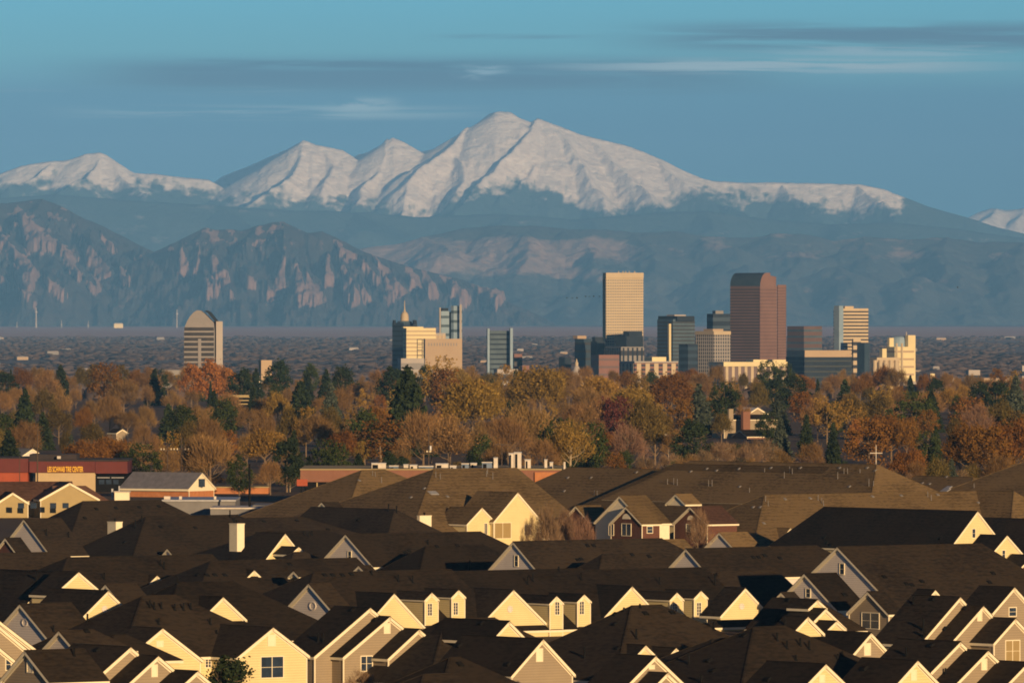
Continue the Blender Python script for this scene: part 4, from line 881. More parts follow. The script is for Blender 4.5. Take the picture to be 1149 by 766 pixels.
for x0_, x1_, yb_ in ((243, 342, 549), (640, 1160, 553), (640, 1160, 559)):
    x = x0_
    while x < x1_:
        h = rnd.uniform(3.5, 7.5); add_tree(rnd.choice(('shrub', 'shrub', 'bare', 'rust', 'green')), x, yb_-h*(yb_-HY)/CAMZ, yb_+rnd.uniform(-3, 3), 1.5); x += rnd.uniform(15, 26)
for x in (806, 818, 831, 845, 857): add_tree('shrub', x, 491+rnd.uniform(-2, 3), 528, 1.1)
# among the houses
add_tree('pine', 258, 735, 815, 1.15); add_tree('green', 247, 748, 812, .7); add_tree('shrub', 615, 562, 648, .5); add_tree('barepink', 632, 566, 640, .6); add_tree('shrub', 595, 575, 640, .35); add_tree('barepink', 655, 572, 642, .5); add_tree('shrub', 405, 748, 800, .9); add_tree('shrub', 783, 566, 632, .5)
place_trees()
print('TREES', len(TREES))
# ---------------------------------------------------------------- far wooded suburbs: nobody could count these
def far_clumps(name, n, y0, y1, r, seed, cols, hfac=0.5, band=None):
    rs = np.random.RandomState(seed); u = rs.rand(n)
    Y = y0*(y1/y0)**u; X = (rs.rand(n)-0.5)*1240/F*Y
    dens = fbm(X/300, Y/1500, seed, 4); keep = dens > 0.36; X = X[keep]; Y = Y[keep]; n = len(X)
    t = (1+5**.5)/2; ico = np.array([(-1, t, 0), (1, t, 0), (-1, -t, 0), (1, -t, 0), (0, -1, t), (0, 1, t), (0, -1, -t), (0, 1, -t), (t, 0, -1), (t, 0, 1), (-t, 0, -1), (-t, 0, 1)])/1.9
    fc = np.array([(0, 11, 5), (0, 5, 1), (0, 1, 7), (0, 7, 10), (0, 10, 11), (1, 5, 9), (5, 11, 4), (11, 10, 2), (10, 7, 6), (7, 1, 8), (3, 9, 4), (3, 4, 2), (3, 2, 6), (3, 6, 8), (3, 8, 9), (4, 9, 5), (2, 4, 11), (6, 2, 10), (8, 6, 7), (9, 8, 1)])
    R_ = r*(0.5+rs.rand(n)); V = ico[None]*R_[:, None, None]*(1+0.35*rs.normal(size=(n, 12, 1)))*np.array([1, 1, hfac])
    Z = np.array([gz(y) for y in Y]); V[..., 0] += X[:, None]; V[..., 1] += Y[:, None]; V[..., 2] += (Z+R_*hfac*.5)[:, None]
    Fq = (fc[None]+np.arange(n)[:, None, None]*12).reshape(-1, 3)
    me = npmesh(name, V.reshape(-1, 3), Fq, cols, mi=np.repeat(rs.randint(0, len(cols), n), 20))
    me.polygons.foreach_set('use_smooth', [True]*len(me.polygons))
    o = link_mesh(name, me); o['kind'] = 'stuff'; return o
M['far1'] = mat('far wood dark', (0.10, 0.075, 0.065), (0.085, 0.065, 0.06), 0.02, 0.95, spec=0.05)
M['far2'] = mat('far wood brown', (0.12, 0.085, 0.065), (0.085, 0.06, 0.05), 0.02, 0.95, spec=0.05)
M['far3'] = mat('far wood grey', (0.105, 0.08, 0.07), (0.09, 0.068, 0.06), 0.02, 0.95, spec=0.05)
far_clumps('distant_woods', 20000, 11000, 29500, 9, 5, [M['far1'], M['far2'], M['far2'], M['far3']], 0.34)
far_clumps('distant_woods', 4200, 5200, 11000, 6.5, 6, [M['far1'], M['far2'], M['far1']], 0.9)
# ---------------------------------------------------------------- shops, sheds and houses between the roofs and the trees
M['red'] = mat('dark red painted band', (0.12, 0.02, 0.016), (0.10, 0.017, 0.014), 0.5, 0.6)
M['redorange'] = mat('orange red painted wall', (0.36, 0.075, 0.03), (0.30, 0.062, 0.025), 0.5, 0.7)
M['orangebrick'] = mat('orange brick', (0.48, 0.20, 0.08), (0.38, 0.15, 0.06), 0.8, 0.9, bump=0.1)
M['buff'] = mat('buff block wall', (0.50, 0.38, 0.22), (0.45, 0.35, 0.2), 0.4, 0.8)
M['brownwall'] = mat('red brown stucco', (0.24, 0.115, 0.075), (0.20, 0.095, 0.062), 0.4, 0.85)
M['darkroof'] = mat('dark roof membrane', (0.045, 0.035, 0.035), (0.03, 0.026, 0.026), 0.4, 0.9)
M['paleroof'] = mat('dull flat roof wall', (0.20, 0.195, 0.19), (0.16, 0.157, 0.155), 0.3, 0.7)
M['yellow'] = mat('yellow lettering', (0.85, 0.50, 0.04), (0.8, 0.46, 0.04), 1, 0.5)
M['metalroof'] = mat('standing seam metal roof', (0.26, 0.25, 0.26), (0.18, 0.175, 0.185), 0.25, 0.5, metal=0.2, stretch=(3, 3, 0.3))
M['unit'] = mat('pale equipment paint', (0.66, 0.60, 0.50), (0.5, 0.46, 0.40), 0.8, 0.6)
M['blue'] = mat('blue grey paint', (0.16, 0.22, 0.32), (0.12, 0.17, 0.25), 1, 0.6)
def wbox(name, root, x0, x1, y0, y1, d, dep, m, z0=None, ang=0.0):
    """box facing the camera: photo pixels x0..x1, top y0, bottom y1 at distance d; dep = depth in metres"""
    k = d/F; w_ = (x1-x0)*k; zb = wz(y1, d) if z0 is None else z0; zt = wz(y0, d)
    c = Vector((wx((x0+x1)/2, d), d+dep/2, zb)); mb = MB(); mb.box(c, w_, dep, zt-zb, (math.cos(ang), math.sin(ang), 0)); return obj(name, mb, M[m], root)
d = 2170; k = d/F
t = empty('tyre_store', (wx(70, d), d, 0), 'tyre store with dark red band, yellow lettering and buff side wall', 'store')
wbox('wall', t, 40, 107, 530, 560, d, 26, 'buff', 0); wbox('wall', t, 107.2, 140, 533, 560, d+0.4, 25, 'dark', 0)
wbox('sign_band', t, 33, 106.6, 517.5, 530, d-0.6, 27, 'red'); wbox('sign_band', t, 107.0, 143, 517, 531, d-0.4, 27, 'red')
wbox('roof_edge', t, 32, 144, 515.5, 517.4, d-0.8, 28, 'darkroof'); wbox('upper_block', t, 33, 86, 509.5, 515.4, d+4, 16, 'darkroof'); wbox('roof_unit', t, 64, 68, 511.5, 514.5, d+2, 1.6, 'unit')
for x in (111, 119, 127): wbox('window', t, x, x+6, 538, 543, d+0.2, 0.3, 'glass')
for x in (109, 125): wbox('door_track', t, x, x+14, 535.2, 536, d+0.1, 0.4, 'greymetal')
cu = bpy.data.curves.new('lettering', 'FONT'); cu.body = 'LES SCHWAB TIRE CENTER'; cu.size = 1.0; cu.extrude = 0.04; cu.offset = 0.022
tmp = bpy.data.objects.new('tmp', cu); col.objects.link(tmp); bpy.context.view_layer.update()
me = bpy.data.meshes.new_from_object(tmp); bpy.data.objects.remove(tmp)
xs_ = [v.co.x for v in me.vertices]; ys_ = [v.co.y for v in me.vertices]
W_ = (93.5-53.5)*k; Ht = (530-523.8)*k; sx = W_/(max(xs_)-min(xs_)); sy = Ht/(max(ys_)-min(ys_))
zt = wz(529.3, d); x0_ = wx(53.5, d)
for v in me.vertices:
    x, y, z = v.co; v.co = ((x-min(xs_))*sx+x0_-t.location.x, (d-0.62-z*1.0)-t.location.y-0.05, (y-min(ys_))*sy+zt)
me.materials.clear(); me.materials.append(M['yellow']); link_mesh('lettering', me, t)
t = empty('store', (wx(15, d), d-3, 0), 'orange red block wall building beside the tyre store at the left edge', 'store')
wbox('wall', t, -20, 31, 530, 560, d-3, 24, 'redorange', 0); wbox('parapet', t, -20, 31.5, 514.5, 529.9, d-3.5, 25, 'red'); wbox('roof', t, -20, 31, 513.2, 514.4, d-3.2, 24, 'darkroof')
# small houses among the trees
def cottage(label, T, x, y, hw, h, L, d, wall, roof='darkroof', rot=0, ch=None, **kw):
    if roof not in M: roof = 'shingle'
    r_ = empty('cottage', (wx(x, d), d, 0), label, 'house', 'houses among the trees'); block(r_, T, x, y, hw, h, L, d, wall=wall, roof=roof, rot=rot, hit=False, **kw)
    if ch: chimney(r_, *ch, d-4, 'orangebrick', cap=False)
    return r_
M['greyroof'] = shingle('grey shingles', (0.10, 0.10, 0.105), (0.18, 0.18, 0.19)); M['whiteroof'] = mat('white roof', (0.8, 0.76, 0.66), (0.74, 0.7, 0.6), 0.3, 0.7)
cottage('small grey gabled house behind the tyre store', 'B', 36, 503, 13, 9, 20, 2480, 'grey', 'greyroof')
cottage('pale walled house half hidden in trees above the rust shrubs', 'B', 137, 481, 6, 4, 10, 2900, 'tan', 'shingle')
d = 3150
r_ = empty('brick_house', (wx(835, d), d, 0), 'chimneyed brown roofed house among trees, left of dark pines', 'house', 'houses among the trees')
block(r_, 'A', 806, 465, 6, 5, 60, d, wall='tan', roof='shingle', rot=24, hit=False, back='g'); block(r_, 'A', 830, 482, 8, 7, 40, d-16, wall='brownwall', roof='shingle', rot=20, hit=False)
chimney(r_, 816.5, 818, 823, 459, 470, d-10, 'tan', cap=False); chimney(r_, 831.5, 834, 842, 462, 482, d-12, 'brownwall', cap=False)
wbox('window', r_, 812, 816, 470.5, 474, d-4.5, .3, 'glass'); wbox('window', r_, 822, 826, 470.5, 474, d-6.5, .3, 'glass')
cottage('white roofed house peeping over the brick house', 'B', 850, 457, 13, 8, 14, 3320, 'tan', 'whiteroof', rot=12)
t = empty('shed', (wx(805, 3279), 3279, 0), 'small white shed below the brick house', 'shed', None); wbox('wall', t, 801, 808, 479, 486, 3279, 2.5, 'white', 0)
mb = MB(); a_, b_2 = wx(800.5, 3279), wx(808.5, 3279); z_ = wz(479, 3279)
mb.add([(a_, 3278.6, z_+.002), (b_2, 3278.6, z_+.002), (b_2, 3281.9, z_+.002), (a_, 3281.9, z_+.002), ((a_+b_2)/2, 3278.6, z_+.8), ((a_+b_2)/2, 3281.9, z_+.8)], [(0, 1, 4), (3, 5, 2), (0, 4, 5, 3), (1, 2, 5, 4), (0, 3, 2, 1)]); obj('roof', mb, M['whiteroof'], t)
t = empty('deck_house', (wx(269, 3750), 3750, 0), 'timber balcony house under the dark pines, right of the orange trees', 'house', 'houses among the trees')
wbox('wall', t, 258, 279, 446, 462, 3750, 9, 'dark', 0); wbox('roof', t, 256, 281, 443, 445.8, 3749, 11, 'ochre'); 
for y in (448.5, 452.5): wbox('railing', t, 257, 280, y, y+1.2, 3748.5, .2, 'ochre')
# ochre gabled restaurant
M['brownroof'] = M['shingle3']
d = 1900
r_ = empty('restaurant', (wx(60, d), d, 0), 'ochre gabled building with red brown roof in front of the tyre store', 'restaurant')
block(r_, 'A', -40, 540.5, 7, 20, 118, d, wall='ochre', roof='shingle3', rot=24, hit=False); block(r_, 'B', 78, 541, 32, 18, 14, d-8, wall='ochre', roof='shingle3', rot=24, hit=False, fb=.42)
block(r_, 'B', 14, 552, 17, 11, 12, d-9, wall='ochre', roof='shingle3', rot=24, hit=False, fb=.42); block(r_, 'A', 60, 545, 5, 15, 36, d-3, wall='ochre', roof='shingle3', rot=24, hit=False, back='h')
for x in (20, 34, 56, 70, 92): wbox('window', r_, x, x+7, 564, 570, d-16, .3, 'glass')
# barn with metal roof
d = 2110
r_ = empty('barn', (wx(190, d), d, 0), 'grey metal roofed barn with white gable and orange brick walls', 'barn')
block(r_, 'B', 226, 530, 14, 17, 78, d, wall='white', roof='metalroof', rot=-22, hit=False, fb=.35, wh=0.8)
block(r_, 'B', 226, 530.4, 13, 16.5, 76, d+.3, wall='orangebrick', roof='metalroof', rot=-22, hit=False, fb=.2)
wbox('window', r_, 222, 230, 537, 546, d-1.2, .3, 'glass')
r_ = empty('brick_shop', (wx(250, 2150), 2150, 0), 'long low orange brick building right of the metal roofed barn', 'store'); wbox('wall', r_, 188, 301, 547, 580, 2150, 18, 'orangebrick', 0); wbox('parapet', r_, 187.6, 301.4, 545.8, 546.9, 2149.6, 19, 'ochre')
wbox('sign', r_, 271, 279, 559, 568, 2149.2, .3, 'blue'); wbox('window', r_, 238, 246, 556, 566, 2149.7, .4, 'glass')
r_ = empty('flat_roof_building', (wx(220, 1790), 1790, 0), 'long white flat roofed building in front of the orange brick shop', 'building'); wbox('wall', r_, 182, 264, 562.5, 600, 1790, 30, 'paleroof', 0); wbox('parapet', r_, 181.5, 264.5, 560.5, 562.3, 1789.6, 31, 'greymetal')
for x, w_ in ((201, 3), (184, 7), (240, 2.5)): wbox('roof_unit', r_, x, x+w_, 556.5, 560.4, 1795, 1.5, 'unit')
r_ = empty('flat_roof_building', (wx(262, 1770), 1770, 0), 'lower white flat roofed building between dark pole and townhouse roofs', 'building'); wbox('wall', r_, 236, 300, 571, 600, 1765, 20, 'paleroof', 0); wbox('parapet', r_, 235.6, 300.4, 569.3, 570.8, 1764.6, 21, 'unit')
r_ = empty('flat_roof_building', (wx(310, 1775), 1775, 0), 'white flat roofed building right of the dark pole', 'building'); wbox('wall', r_, 284, 334, 568, 600, 1775, 20, 'unit', 0); wbox('parapet', r_, 283.6, 334.4, 566.6, 567.8, 1774.6, 21, 'paleroof')
r_ = empty('rooftop_cabin', (wx(136, 1720), 1720, 0), 'white boxy rooftop housing above the big hipped dark roof', 'rooftop unit'); wbox('wall', r_, 128.5, 145, 552, 572, 1720, 3, 'white', 0); wbox('roof', r_, 127.5, 146, 551, 551.9, 1719.6, 4, 'unit')
wbox('frame', r_, 125, 127, 548, 560, 1722, .4, 'greymetal'); wbox('frame', r_, 133, 134.5, 545, 550.8, 1722, .3, 'greymetal')
# supermarket with rooftop plant
d = 2030
r_ = empty('supermarket', (wx(487, d), d, 0), 'wide red brown parapet store behind the brown apartment roofs', 'store')
wbox('wall', r_, 341, 634, 540, 575, d+3, 40, 'ochre', 0); wbox('parapet', r_, 337, 636, 527.3, 540.5, d, 46, 'brownwall'); wbox('roof_edge', r_, 336.5, 636.5, 525.8, 527.1, d-.3, 47, 'ochre'); wbox('recess_shade', r_, 343, 366, 541, 560, d+1.5, 1.3, 'dark')  # solid dark box stands in for the shade inside the entrance bay
wbox('column', r_, 355, 356.5, 541, 562, d+.8, .4, 'ochre')
rs = random.Random(5)
def unit(x0, x1, y0, m='unit', dd=8, lab=None):
    u = empty('rooftop_unit', (wx((x0+x1)/2, d+dd), d+dd, wz(526, d)), lab, 'rooftop unit', 'plant on the red brown store roof')
    wbox('casing', u, x0, x1, y0+1.0, 527.0, d+dd, 2.4, m); wbox('lid', u, x0-.4, x1+.4, y0, y0+.95, d+dd-.2, 2.8, 'unit' if m != 'unit' else 'greymetal')
    if x1-x0 > 5: wbox('grille', u, x0+1, x0+(x1-x0)*.45, y0+2.2, 525.4, d+dd-.1, .2, 'dark')
UL = ((417, 433, 519, 'unit', 'large cream rooftop unit at the left of the row'), (437, 447, 522, 'blue', 'low blue grey rooftop unit beside the large cream one'), (453, 458, 520.5, 'unit', 'narrow cream rooftop unit near the left'), (460, 468, 521, 'unit', 'middle cream rooftop unit before long blue one'), (470, 486, 522.4, 'blue', 'long blue grey rooftop unit, lowest of the row'),
      (489, 503, 519.6, 'unit', 'wide cream rooftop unit over the patio house'), (505, 512, 522, 'greymetal', 'small metal rooftop unit after the wide cream one'), (518, 526, 519.5, 'blue', 'tall blue rooftop unit beside cream box'), (528, 535, 519, 'unit', 'cream rooftop box beside tall blue unit'), (541, 552, 518, 'blue', 'largest blue rooftop unit'), (554, 558.5, 513, 'unit', 'slim tall white rooftop flue'),
      (571, 576.5, 508, 'unit', 'left half of the tallest white rooftop block'), (577, 585, 507, 'unit', 'right half of the tallest white rooftop block'), (589, 595.5, 515, 'unit', 'short cream box right of tallest block'), (611, 614, 515, 'unit', 'thin white rooftop stack, left one'), (617, 620.5, 518, 'unit', 'thin white rooftop stack, right one'))
for i, (a_, b_2, y_, m_, lb) in enumerate(UL): unit(a_, b_2, y_, m_, 6+(i % 3)*4, lb)
wbox('pillar', r_, 632.5, 634.5, 518, 540, d-1.2, .5, 'unit'); wbox('wall_panel', r_, 600, 632, 529.5, 541, d-.6, .4, 'orangebrick')
t = empty('store_sign', (wx(338, 1990), 1990, 0), 'small blank orange sign on dark post by the red brown store', 'sign'); wbox('post', t, 337, 339.5, 545, 575, 1990, .4, 'dark', 0); wbox('board', t, 333, 345, 537.5, 545, 1989.4, .5, 'redorange')
# poles
def pole(label, x, y0, d, arms=(), r=0.16, m='wood', name='utility_pole', ins=True, extra=None):
    p = empty(name, (wx(x, d), d, 0), label, 'utility pole' if name == 'utility_pole' else 'mast'); X = wx(x, d); mb = MB(); mb.cyl((X, d, -.3), (X, d, wz(y0, d)), r*1.25, r*.8, 8); obj('pole', mb, M[m], p); kk = d/F
    for (y_, hw_) in arms:
        mb = MB(); mb.box((X, d-.25, wz(y_, d)), hw_*2*kk, .18, .22); a = obj('crossarm', mb, M[m], p)
        if ins:
            for s_ in (-.9, -.5, .5, .9):
                mb = MB(); mb.lathe((X+s_*hw_*kk, d-.25, wz(y_, d)+.22), ((.02, 0), (.14, .05), (.16, .25), (.05, .45), (.0, .5)), 8); q = obj('insulator', mb, M['white'], p); q.parent = a; q.matrix_parent_inverse.identity()
    if extra: 
        mb = MB(); mb.cyl((X+.5, d-.3, wz(extra, d)-1.2), (X+.5, d-.3, wz(extra, d)), .4, .4, 10); obj('transformer', mb, M['greymetal'], p)
    return p
pole('tall dark pole standing before the orange brick shop', 280, 520, 1775, (), r=.24, m='dark')
pole('wooden power pole with white insulators over the barn roof', 203.5, 490, 2160, ((505.5, 9),)); pole('second power pole with insulators beside the taller one', 188, 500, 2200, ((505.5, 8),))
pole('thin pole in front of the tyre store band', 42, 480, 2080, ((528, 0.1),), ins=False); pole('power pole with grey transformer below the spired tower', 481, 477, 2350, ((508, 2.5),), extra=500)
pole('crooked armed wooden pole above the rooftop units', 563, 497, 2260, ((499, 9),), ins=False); pole('white cross topped pole against the rust trees', 983, 499, 2400, ((508.5, 7),), r=.13, m='unit', ins=False)
pole('thin light pole in front of maroon tree', 750, 487, 2500, ((489, 4),), r=.1, m='unit'); pole('thin pole at the left edge over the orange red store', 22, 512, 2090, (), r=.1)
# ---------------------------------------------------------------- downtown towers
M['t_cream'] = mat('cream precast', (0.54, 0.44, 0.29), (0.48, 0.39, 0.26), 0.05, 0.7); M['t_bright'] = mat('bright cream render', (0.74, 0.64, 0.36), (0.66, 0.56, 0.32), 0.05, 0.7)
M['t_beige'] = mat('beige concrete', (0.45, 0.34, 0.22), (0.40, 0.30, 0.20), 0.04, 0.8); M['t_grey'] = mat('grey stone', (0.26, 0.25, 0.24), (0.22, 0.21, 0.20), 0.05, 0.7); M['t_pale'] = mat('pale grey stone', (0.42, 0.38, 0.34), (0.36, 0.33, 0.30), 0.05, 0.7)
M['t_red'] = mat('red granite', (0.24, 0.145, 0.12), (0.20, 0.12, 0.10), 0.05, 0.5); M['t_redd'] = mat('dark red granite', (0.15, 0.10, 0.09), (0.12, 0.08, 0.072), 0.05, 0.5)  # lit and shaded tones of the red tower's granite, set by colour
M['t_dark'] = mat('dark cladding', (0.02, 0.03, 0.045), (0.03, 0.04, 0.055), 0.05, 0.8, spec=0.15); M['t_glass'] = mat('blue tinted glass', (0.03, 0.055, 0.085), (0.045, 0.07, 0.10), 0.06, 0.55, spec=0.25); M['t_win'] = mat('dark tower windows', (0.035, 0.035, 0.04), (0.06, 0.055, 0.05), 0.15, 0.3)
M['t_brick'] = mat('brick block', (0.25, 0.13, 0.10), (0.21, 0.11, 0.085), 0.05, 0.8); M['t_blueg'] = mat('slate blue glass', (0.09, 0.13, 0.16), (0.06, 0.095, 0.125), 0.08, 0.6, spec=0.2); M['t_lblue'] = mat('pale blue glass', (0.28, 0.38, 0.46), (0.2, 0.29, 0.38), 0.08, 0.55, spec=0.2)
M['t_green'] = mat('green grey glass', (0.05, 0.055, 0.05), (0.035, 0.045, 0.045), 0.1, 0.6, spec=0.2)
GB = -52.0
def frame(x0, xc, x1, d, phi):
    """corner and edge vectors of a tower whose near corner shows at xc"""
    k = d/F; a = R(phi); tr = Vector((math.cos(a), math.sin(a), 0)); tl = Vector((-math.sin(a), math.cos(a), 0))
    wr = (x1-xc)*k/math.cos(a); wl = (xc-x0)*k/math.sin(a)
    return Vector((wx(xc, d), d, 0)), tr, tl, wr, wl
def prism(mb, C, tr, tl, wr, wl, z0, z1, o=0.0):
    P = [C-tr*o-tl*o, C+tr*(wr+o)-tl*o, C+tr*(wr+o)+tl*(wl+o), C-tr*o+tl*(wl+o)]
    mb.add([(p.x, p.y, z) for z in (z0, z1) for p in P], [(0, 3, 2, 1), (4, 5, 6, 7), (0, 1, 5, 4), (1, 2, 6, 5), (2, 3, 7, 6), (3, 0, 4, 7)])
def tower(label, x0, xc, x1, yt, d, m='t_cream', phi=32, bands=0, bm='t_win', bh=0.45, fins=0, fm=None, top=None, yb=None, root=None, y_b0=None, cat='tower', name='office_tower', fw=0.35):
    """a block of floors: body, window bands round it, fins up its faces"""
    if root is None: root = empty(name, (wx(xc, d), d, GB), label, cat, 'downtown towers')
    C, tr, tl, wr, wl = frame(x0, xc, x1, d, phi); zt = wz(yt, d); zb = GB-3 if yb is None else wz(yb, d)
    mb = MB(); prism(mb, C, tr, tl, wr, wl, zb, zt); obj('body', mb, M[m], root)
    if bands:
        z0 = wz(y_b0, d) if y_b0 else zt-(zt-zb)*0.015; zl = max(zb+2, wz(450, d)); st = (z0-zl)/bands
        for i in range(bands):
            mb = MB(); z = z0-st*(i+0.5); prism(mb, C, tr, tl, wr, wl, z-st*bh/2, z+st*bh/2, 0.12); obj('window_band', mb, M[bm], root)
    for i in range(fins):
        n_r = max(1, round(fins*wr/(wr+wl))); n_l = fins-n_r
        if i < n_r: P = C+tr*(wr*(i+.5)/n_r); ax = tr; w_ = wr/n_r*fw
        else: P = C+tl*(wl*(i-n_r+.5)/max(1, n_l)); ax = tl; w_ = wl/max(1, n_l)*fw
        mb = MB(); mb.box((P.x, P.y, max(zb, wz(455, d))), w_, 0.7, zt-max(zb, wz(455, d))-1, ax); obj('pilaster', mb, M[fm or m], root)
    if top:
        for (a0, a1, yt2, m2) in top:
            mb = MB(); k = d/F; o = wl*0.25; P0 = C+tl*o+tr*((a0-xc)*k/math.cos(R(phi))+o*math.tan(R(phi))); wq = (a1-a0)*k/math.cos(R(phi)); prism(mb, P0, tr, tl, wq, wl*0.5, zt+.02, wz(yt2, d)); obj('roof_plant', mb, M[m2], root)
    return root
D = 9400
# tall gridded tower
r_ = tower('tallest cream tower with fine window grid, flat topped', 676.5, 680, 722, 310, D, 't_cream', 12, bands=44, bh=.42, fins=22, fw=.28, y_b0=313)
tower('', 676.5, 680, 722.3, 306, D-1, 't_cream', 12, yb=312, root=r_)
for x in (694, 699, 702, 706, 712): 
    mb = MB(); mb.cyl((wx(x, D+8), D+8, wz(307, D)), (wx(x, D+8), D+8, wz(304, D)), 1.1, .6, 6); obj('roof_plant', mb, M['t_pale'], r_)
tower('dark stepped blue block standing before the tallest cream tower', 690, 703, 722, 377, 9200, 't_dark', 40, top=((706, 721, 371.5, 't_dark'),))
tower('dark blue block left of the tallest cream tower', 645, 655, 664, 380, 9350, 't_glass', 38, bands=8, bh=.3, top=((648, 658, 376.5, 't_beige'),)); tower('slim dark block between dark blue block and tallest tower', 663, 670, 679, 383, 9300, 't_dark', 35, top=((668, 677, 378, 't_dark'),))
tower('low grey block with cream fins under the tallest tower', 679, 697, 723, 389, 9150, 't_grey', 30, bands=5, fins=12, fm='t_dark')
tower('square red brick block right of the dome', 664, 672, 695, 398, 9050, 't_brick', 25, bands=6, bm='t_redd', bh=.3)
r_ = tower('balcony striped apartment block with white columns', 696, 712, 761, 406.5, 8300, 't_brick', 24, bands=9, bm='t_dark', bh=.4, fins=9, fm='t_cream', fw=.5, top=((732, 748, 400.5, 't_bright'),)); tower('', 695.5, 712, 761.5, 405.3, 8298, 't_pale', 24, yb=407, root=r_)
# glass corner tower
r_ = tower('dark glass tower with one bright lit corner strip', 738, 755, 780, 358, D-150, 't_blueg', 34, bands=22, bh=.35, top=((757, 770, 353, 't_pale'),))
tower('', 739, 760, 779.5, 354.5, D-151, 't_dark', 34, yb=360, root=r_)
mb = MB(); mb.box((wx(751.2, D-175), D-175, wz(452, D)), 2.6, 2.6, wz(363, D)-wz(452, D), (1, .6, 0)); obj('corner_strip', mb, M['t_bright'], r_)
tower('dark blue lower tower in front of the corner strip tower', 762, 772, 783, 386, 9150, 't_dark', 40, bands=8, bm='t_glass')
tower('small dark topped tower behind the pale gridded tower', 793.5, 800, 821, 352, D+700, 't_dark', 24, bands=10, bm='t_glass', top=((803, 812, 348.5, 't_grey'),))
r_ = tower('pale gridded tower with bright cornice left of the red granite tower', 781, 801, 820, 373, 9250, 't_grey', 38, bands=19, bm='t_dark', bh=.4, fins=16, fm='t_pale', fw=.3, top=((800, 812, 369, 't_beige'),)); tower('', 780.5, 801, 820.5, 371.5, 9249, 't_cream', 38, yb=375.5, root=r_)
# red granite tower with rounded glass shoulder
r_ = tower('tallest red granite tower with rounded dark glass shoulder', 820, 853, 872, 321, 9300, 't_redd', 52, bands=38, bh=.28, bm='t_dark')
C, tr, tl, wr, wl = frame(820, 853, 872, 9300, 52); z1, z2 = wz(321, 9300), wz(306, 9300)
prof = [(0, z1+.02)]+[(wr*.38*(1-math.cos(a)), z1+(z2-z1)*math.sin(a)) for a in [math.pi/2*i/8 for i in range(9)]]+[(wr*.62, z2), (wr*.62, z2-3), (wr*.98, z2-4.5), (wr*.98, z1+.02)]
mb = MB(); n = len(prof); V = [C+tr*u+tl*v+Vector((0, 0, z)) for v in (0.0, wl) for u, z in prof]
mb.add(V, [tuple(range(n)), tuple(range(2*n-1, n-1, -1))]+[(i+n, (i+1) % n+n, (i+1) % n, i) for i in range(n)], 0)
mb.mi = [1, 1]+[0 if i < 10 else 1 for i in range(n)]; obj('shoulder', mb, [M['t_glass'], M['t_red']], r_)
tower('', 872, 873, 882.5, 319.5, 9330, 't_red', 52, bands=40, bh=.3, bm='t_redd', root=r_)
mb = MB(); prism(mb, C-tl*.0, tr, tl, wr, 0.4, wz(455, 9300), z1, .35); obj('lit_face', mb, M['t_red'], r_)  # lighter granite skin paints the sunlit side of the tower
for i in range(30):
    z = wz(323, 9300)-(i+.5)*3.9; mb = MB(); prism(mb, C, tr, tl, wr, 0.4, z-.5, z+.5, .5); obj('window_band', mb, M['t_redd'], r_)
r_ = tower('wide low hotel with cream columns below the red granite tower', 797, 812, 884, 410, 8200, 't_redd', 18, bands=1, bm='t_dark', bh=.1, fins=17, fm='t_cream', fw=.42, top=((846, 862, 403.5, 't_bright'), (868, 883, 403.5, 't_bright'))); tower('', 796.5, 812, 884.5, 406, 8198, 't_bright', 18, yb=411, root=r_)
tower('hazy brown block right of the red granite tower', 884, 902, 923, 366, D+500, 't_redd', 40, bands=12, bm='t_blueg', bh=.35)
tower('wide dark glass block framed in beige', 884, 903, 956, 393, 8600, 't_beige', 22); r_ = bpy.data.objects[[o.name for o in scene.objects if o.get('label') == 'wide dark glass block framed in beige'][0]]
C, tr, tl, wr, wl = frame(884, 903, 956, 8600, 22)
mb = MB(); prism(mb, C, tr, tl, wr, wl, wz(455, 8600), wz(400.5, 8600), .5); obj('glazing', mb, M['t_dark'], r_)
for i in range(6):
    z = wz(404+i*6, 8600); mb = MB(); prism(mb, C, tr, tl, wr, wl, z-1.6, z, .8); obj('window_band', mb, M['t_green'], r_)
tower('', 884, 885.5, 903, 392.8, 8590, 't_grey', 85, yb=None, root=r_) if False else None
r_ = tower('beige striped tower with blue glass edge, right of downtown', 936, 945, 975, 346, 9300, 't_cream', 28, bands=26, bh=.42, top=None); tower('', 936, 941.5, 946.5, 343, 9296, 't_lblue', 40, root=r_); tower('', 946, 948, 958, 343.5, 9310, 't_cream', 28, yb=349, root=r_)
tower('', 956, 957.5, 966, 380, 9270, 't_cream', 28, bands=8, root=r_)
tower('dark blue block right of the beige striped tower', 962, 970, 976, 385, 9200, 't_glass', 40)
# cream complex with curved glass top
r_ = tower('bright cream tower with curved green glass top', 994, 1004, 1026, 389, 9000, 't_bright', 30, bands=7, bh=.25, bm='t_beige'); tower('', 1016, 1019, 1027.5, 376, 9010, 't_bright', 34, root=r_); tower('', 996, 998, 1003, 379, 9012, 't_bright', 34, root=r_)
mb = MB(); mb.lathe((wx(1009, 9025), 9025, wz(392, 9025)), ((11, 0), (11, 9), (10, 13), (7, 14.5), (0, 15)), 20); obj('glass_drum', mb, M['t_lblue'], r_)
for x in (1006, 1012): 
    mb = MB(); mb.cyl((wx(x, 8990), 8990, wz(440, 8990)), (wx(x, 8990), 8990, wz(385, 8990)), 1.2, 1.2, 6); obj('pilaster', mb, M['t_cream'], r_)
mb = MB(); mb.cyl((wx(1017, 9015), 9015, wz(377, 9015)), (wx(1017, 9015), 9015, wz(372, 9015)), 1, .4, 6); obj('roof_plant', mb, M['t_pale'], r_)
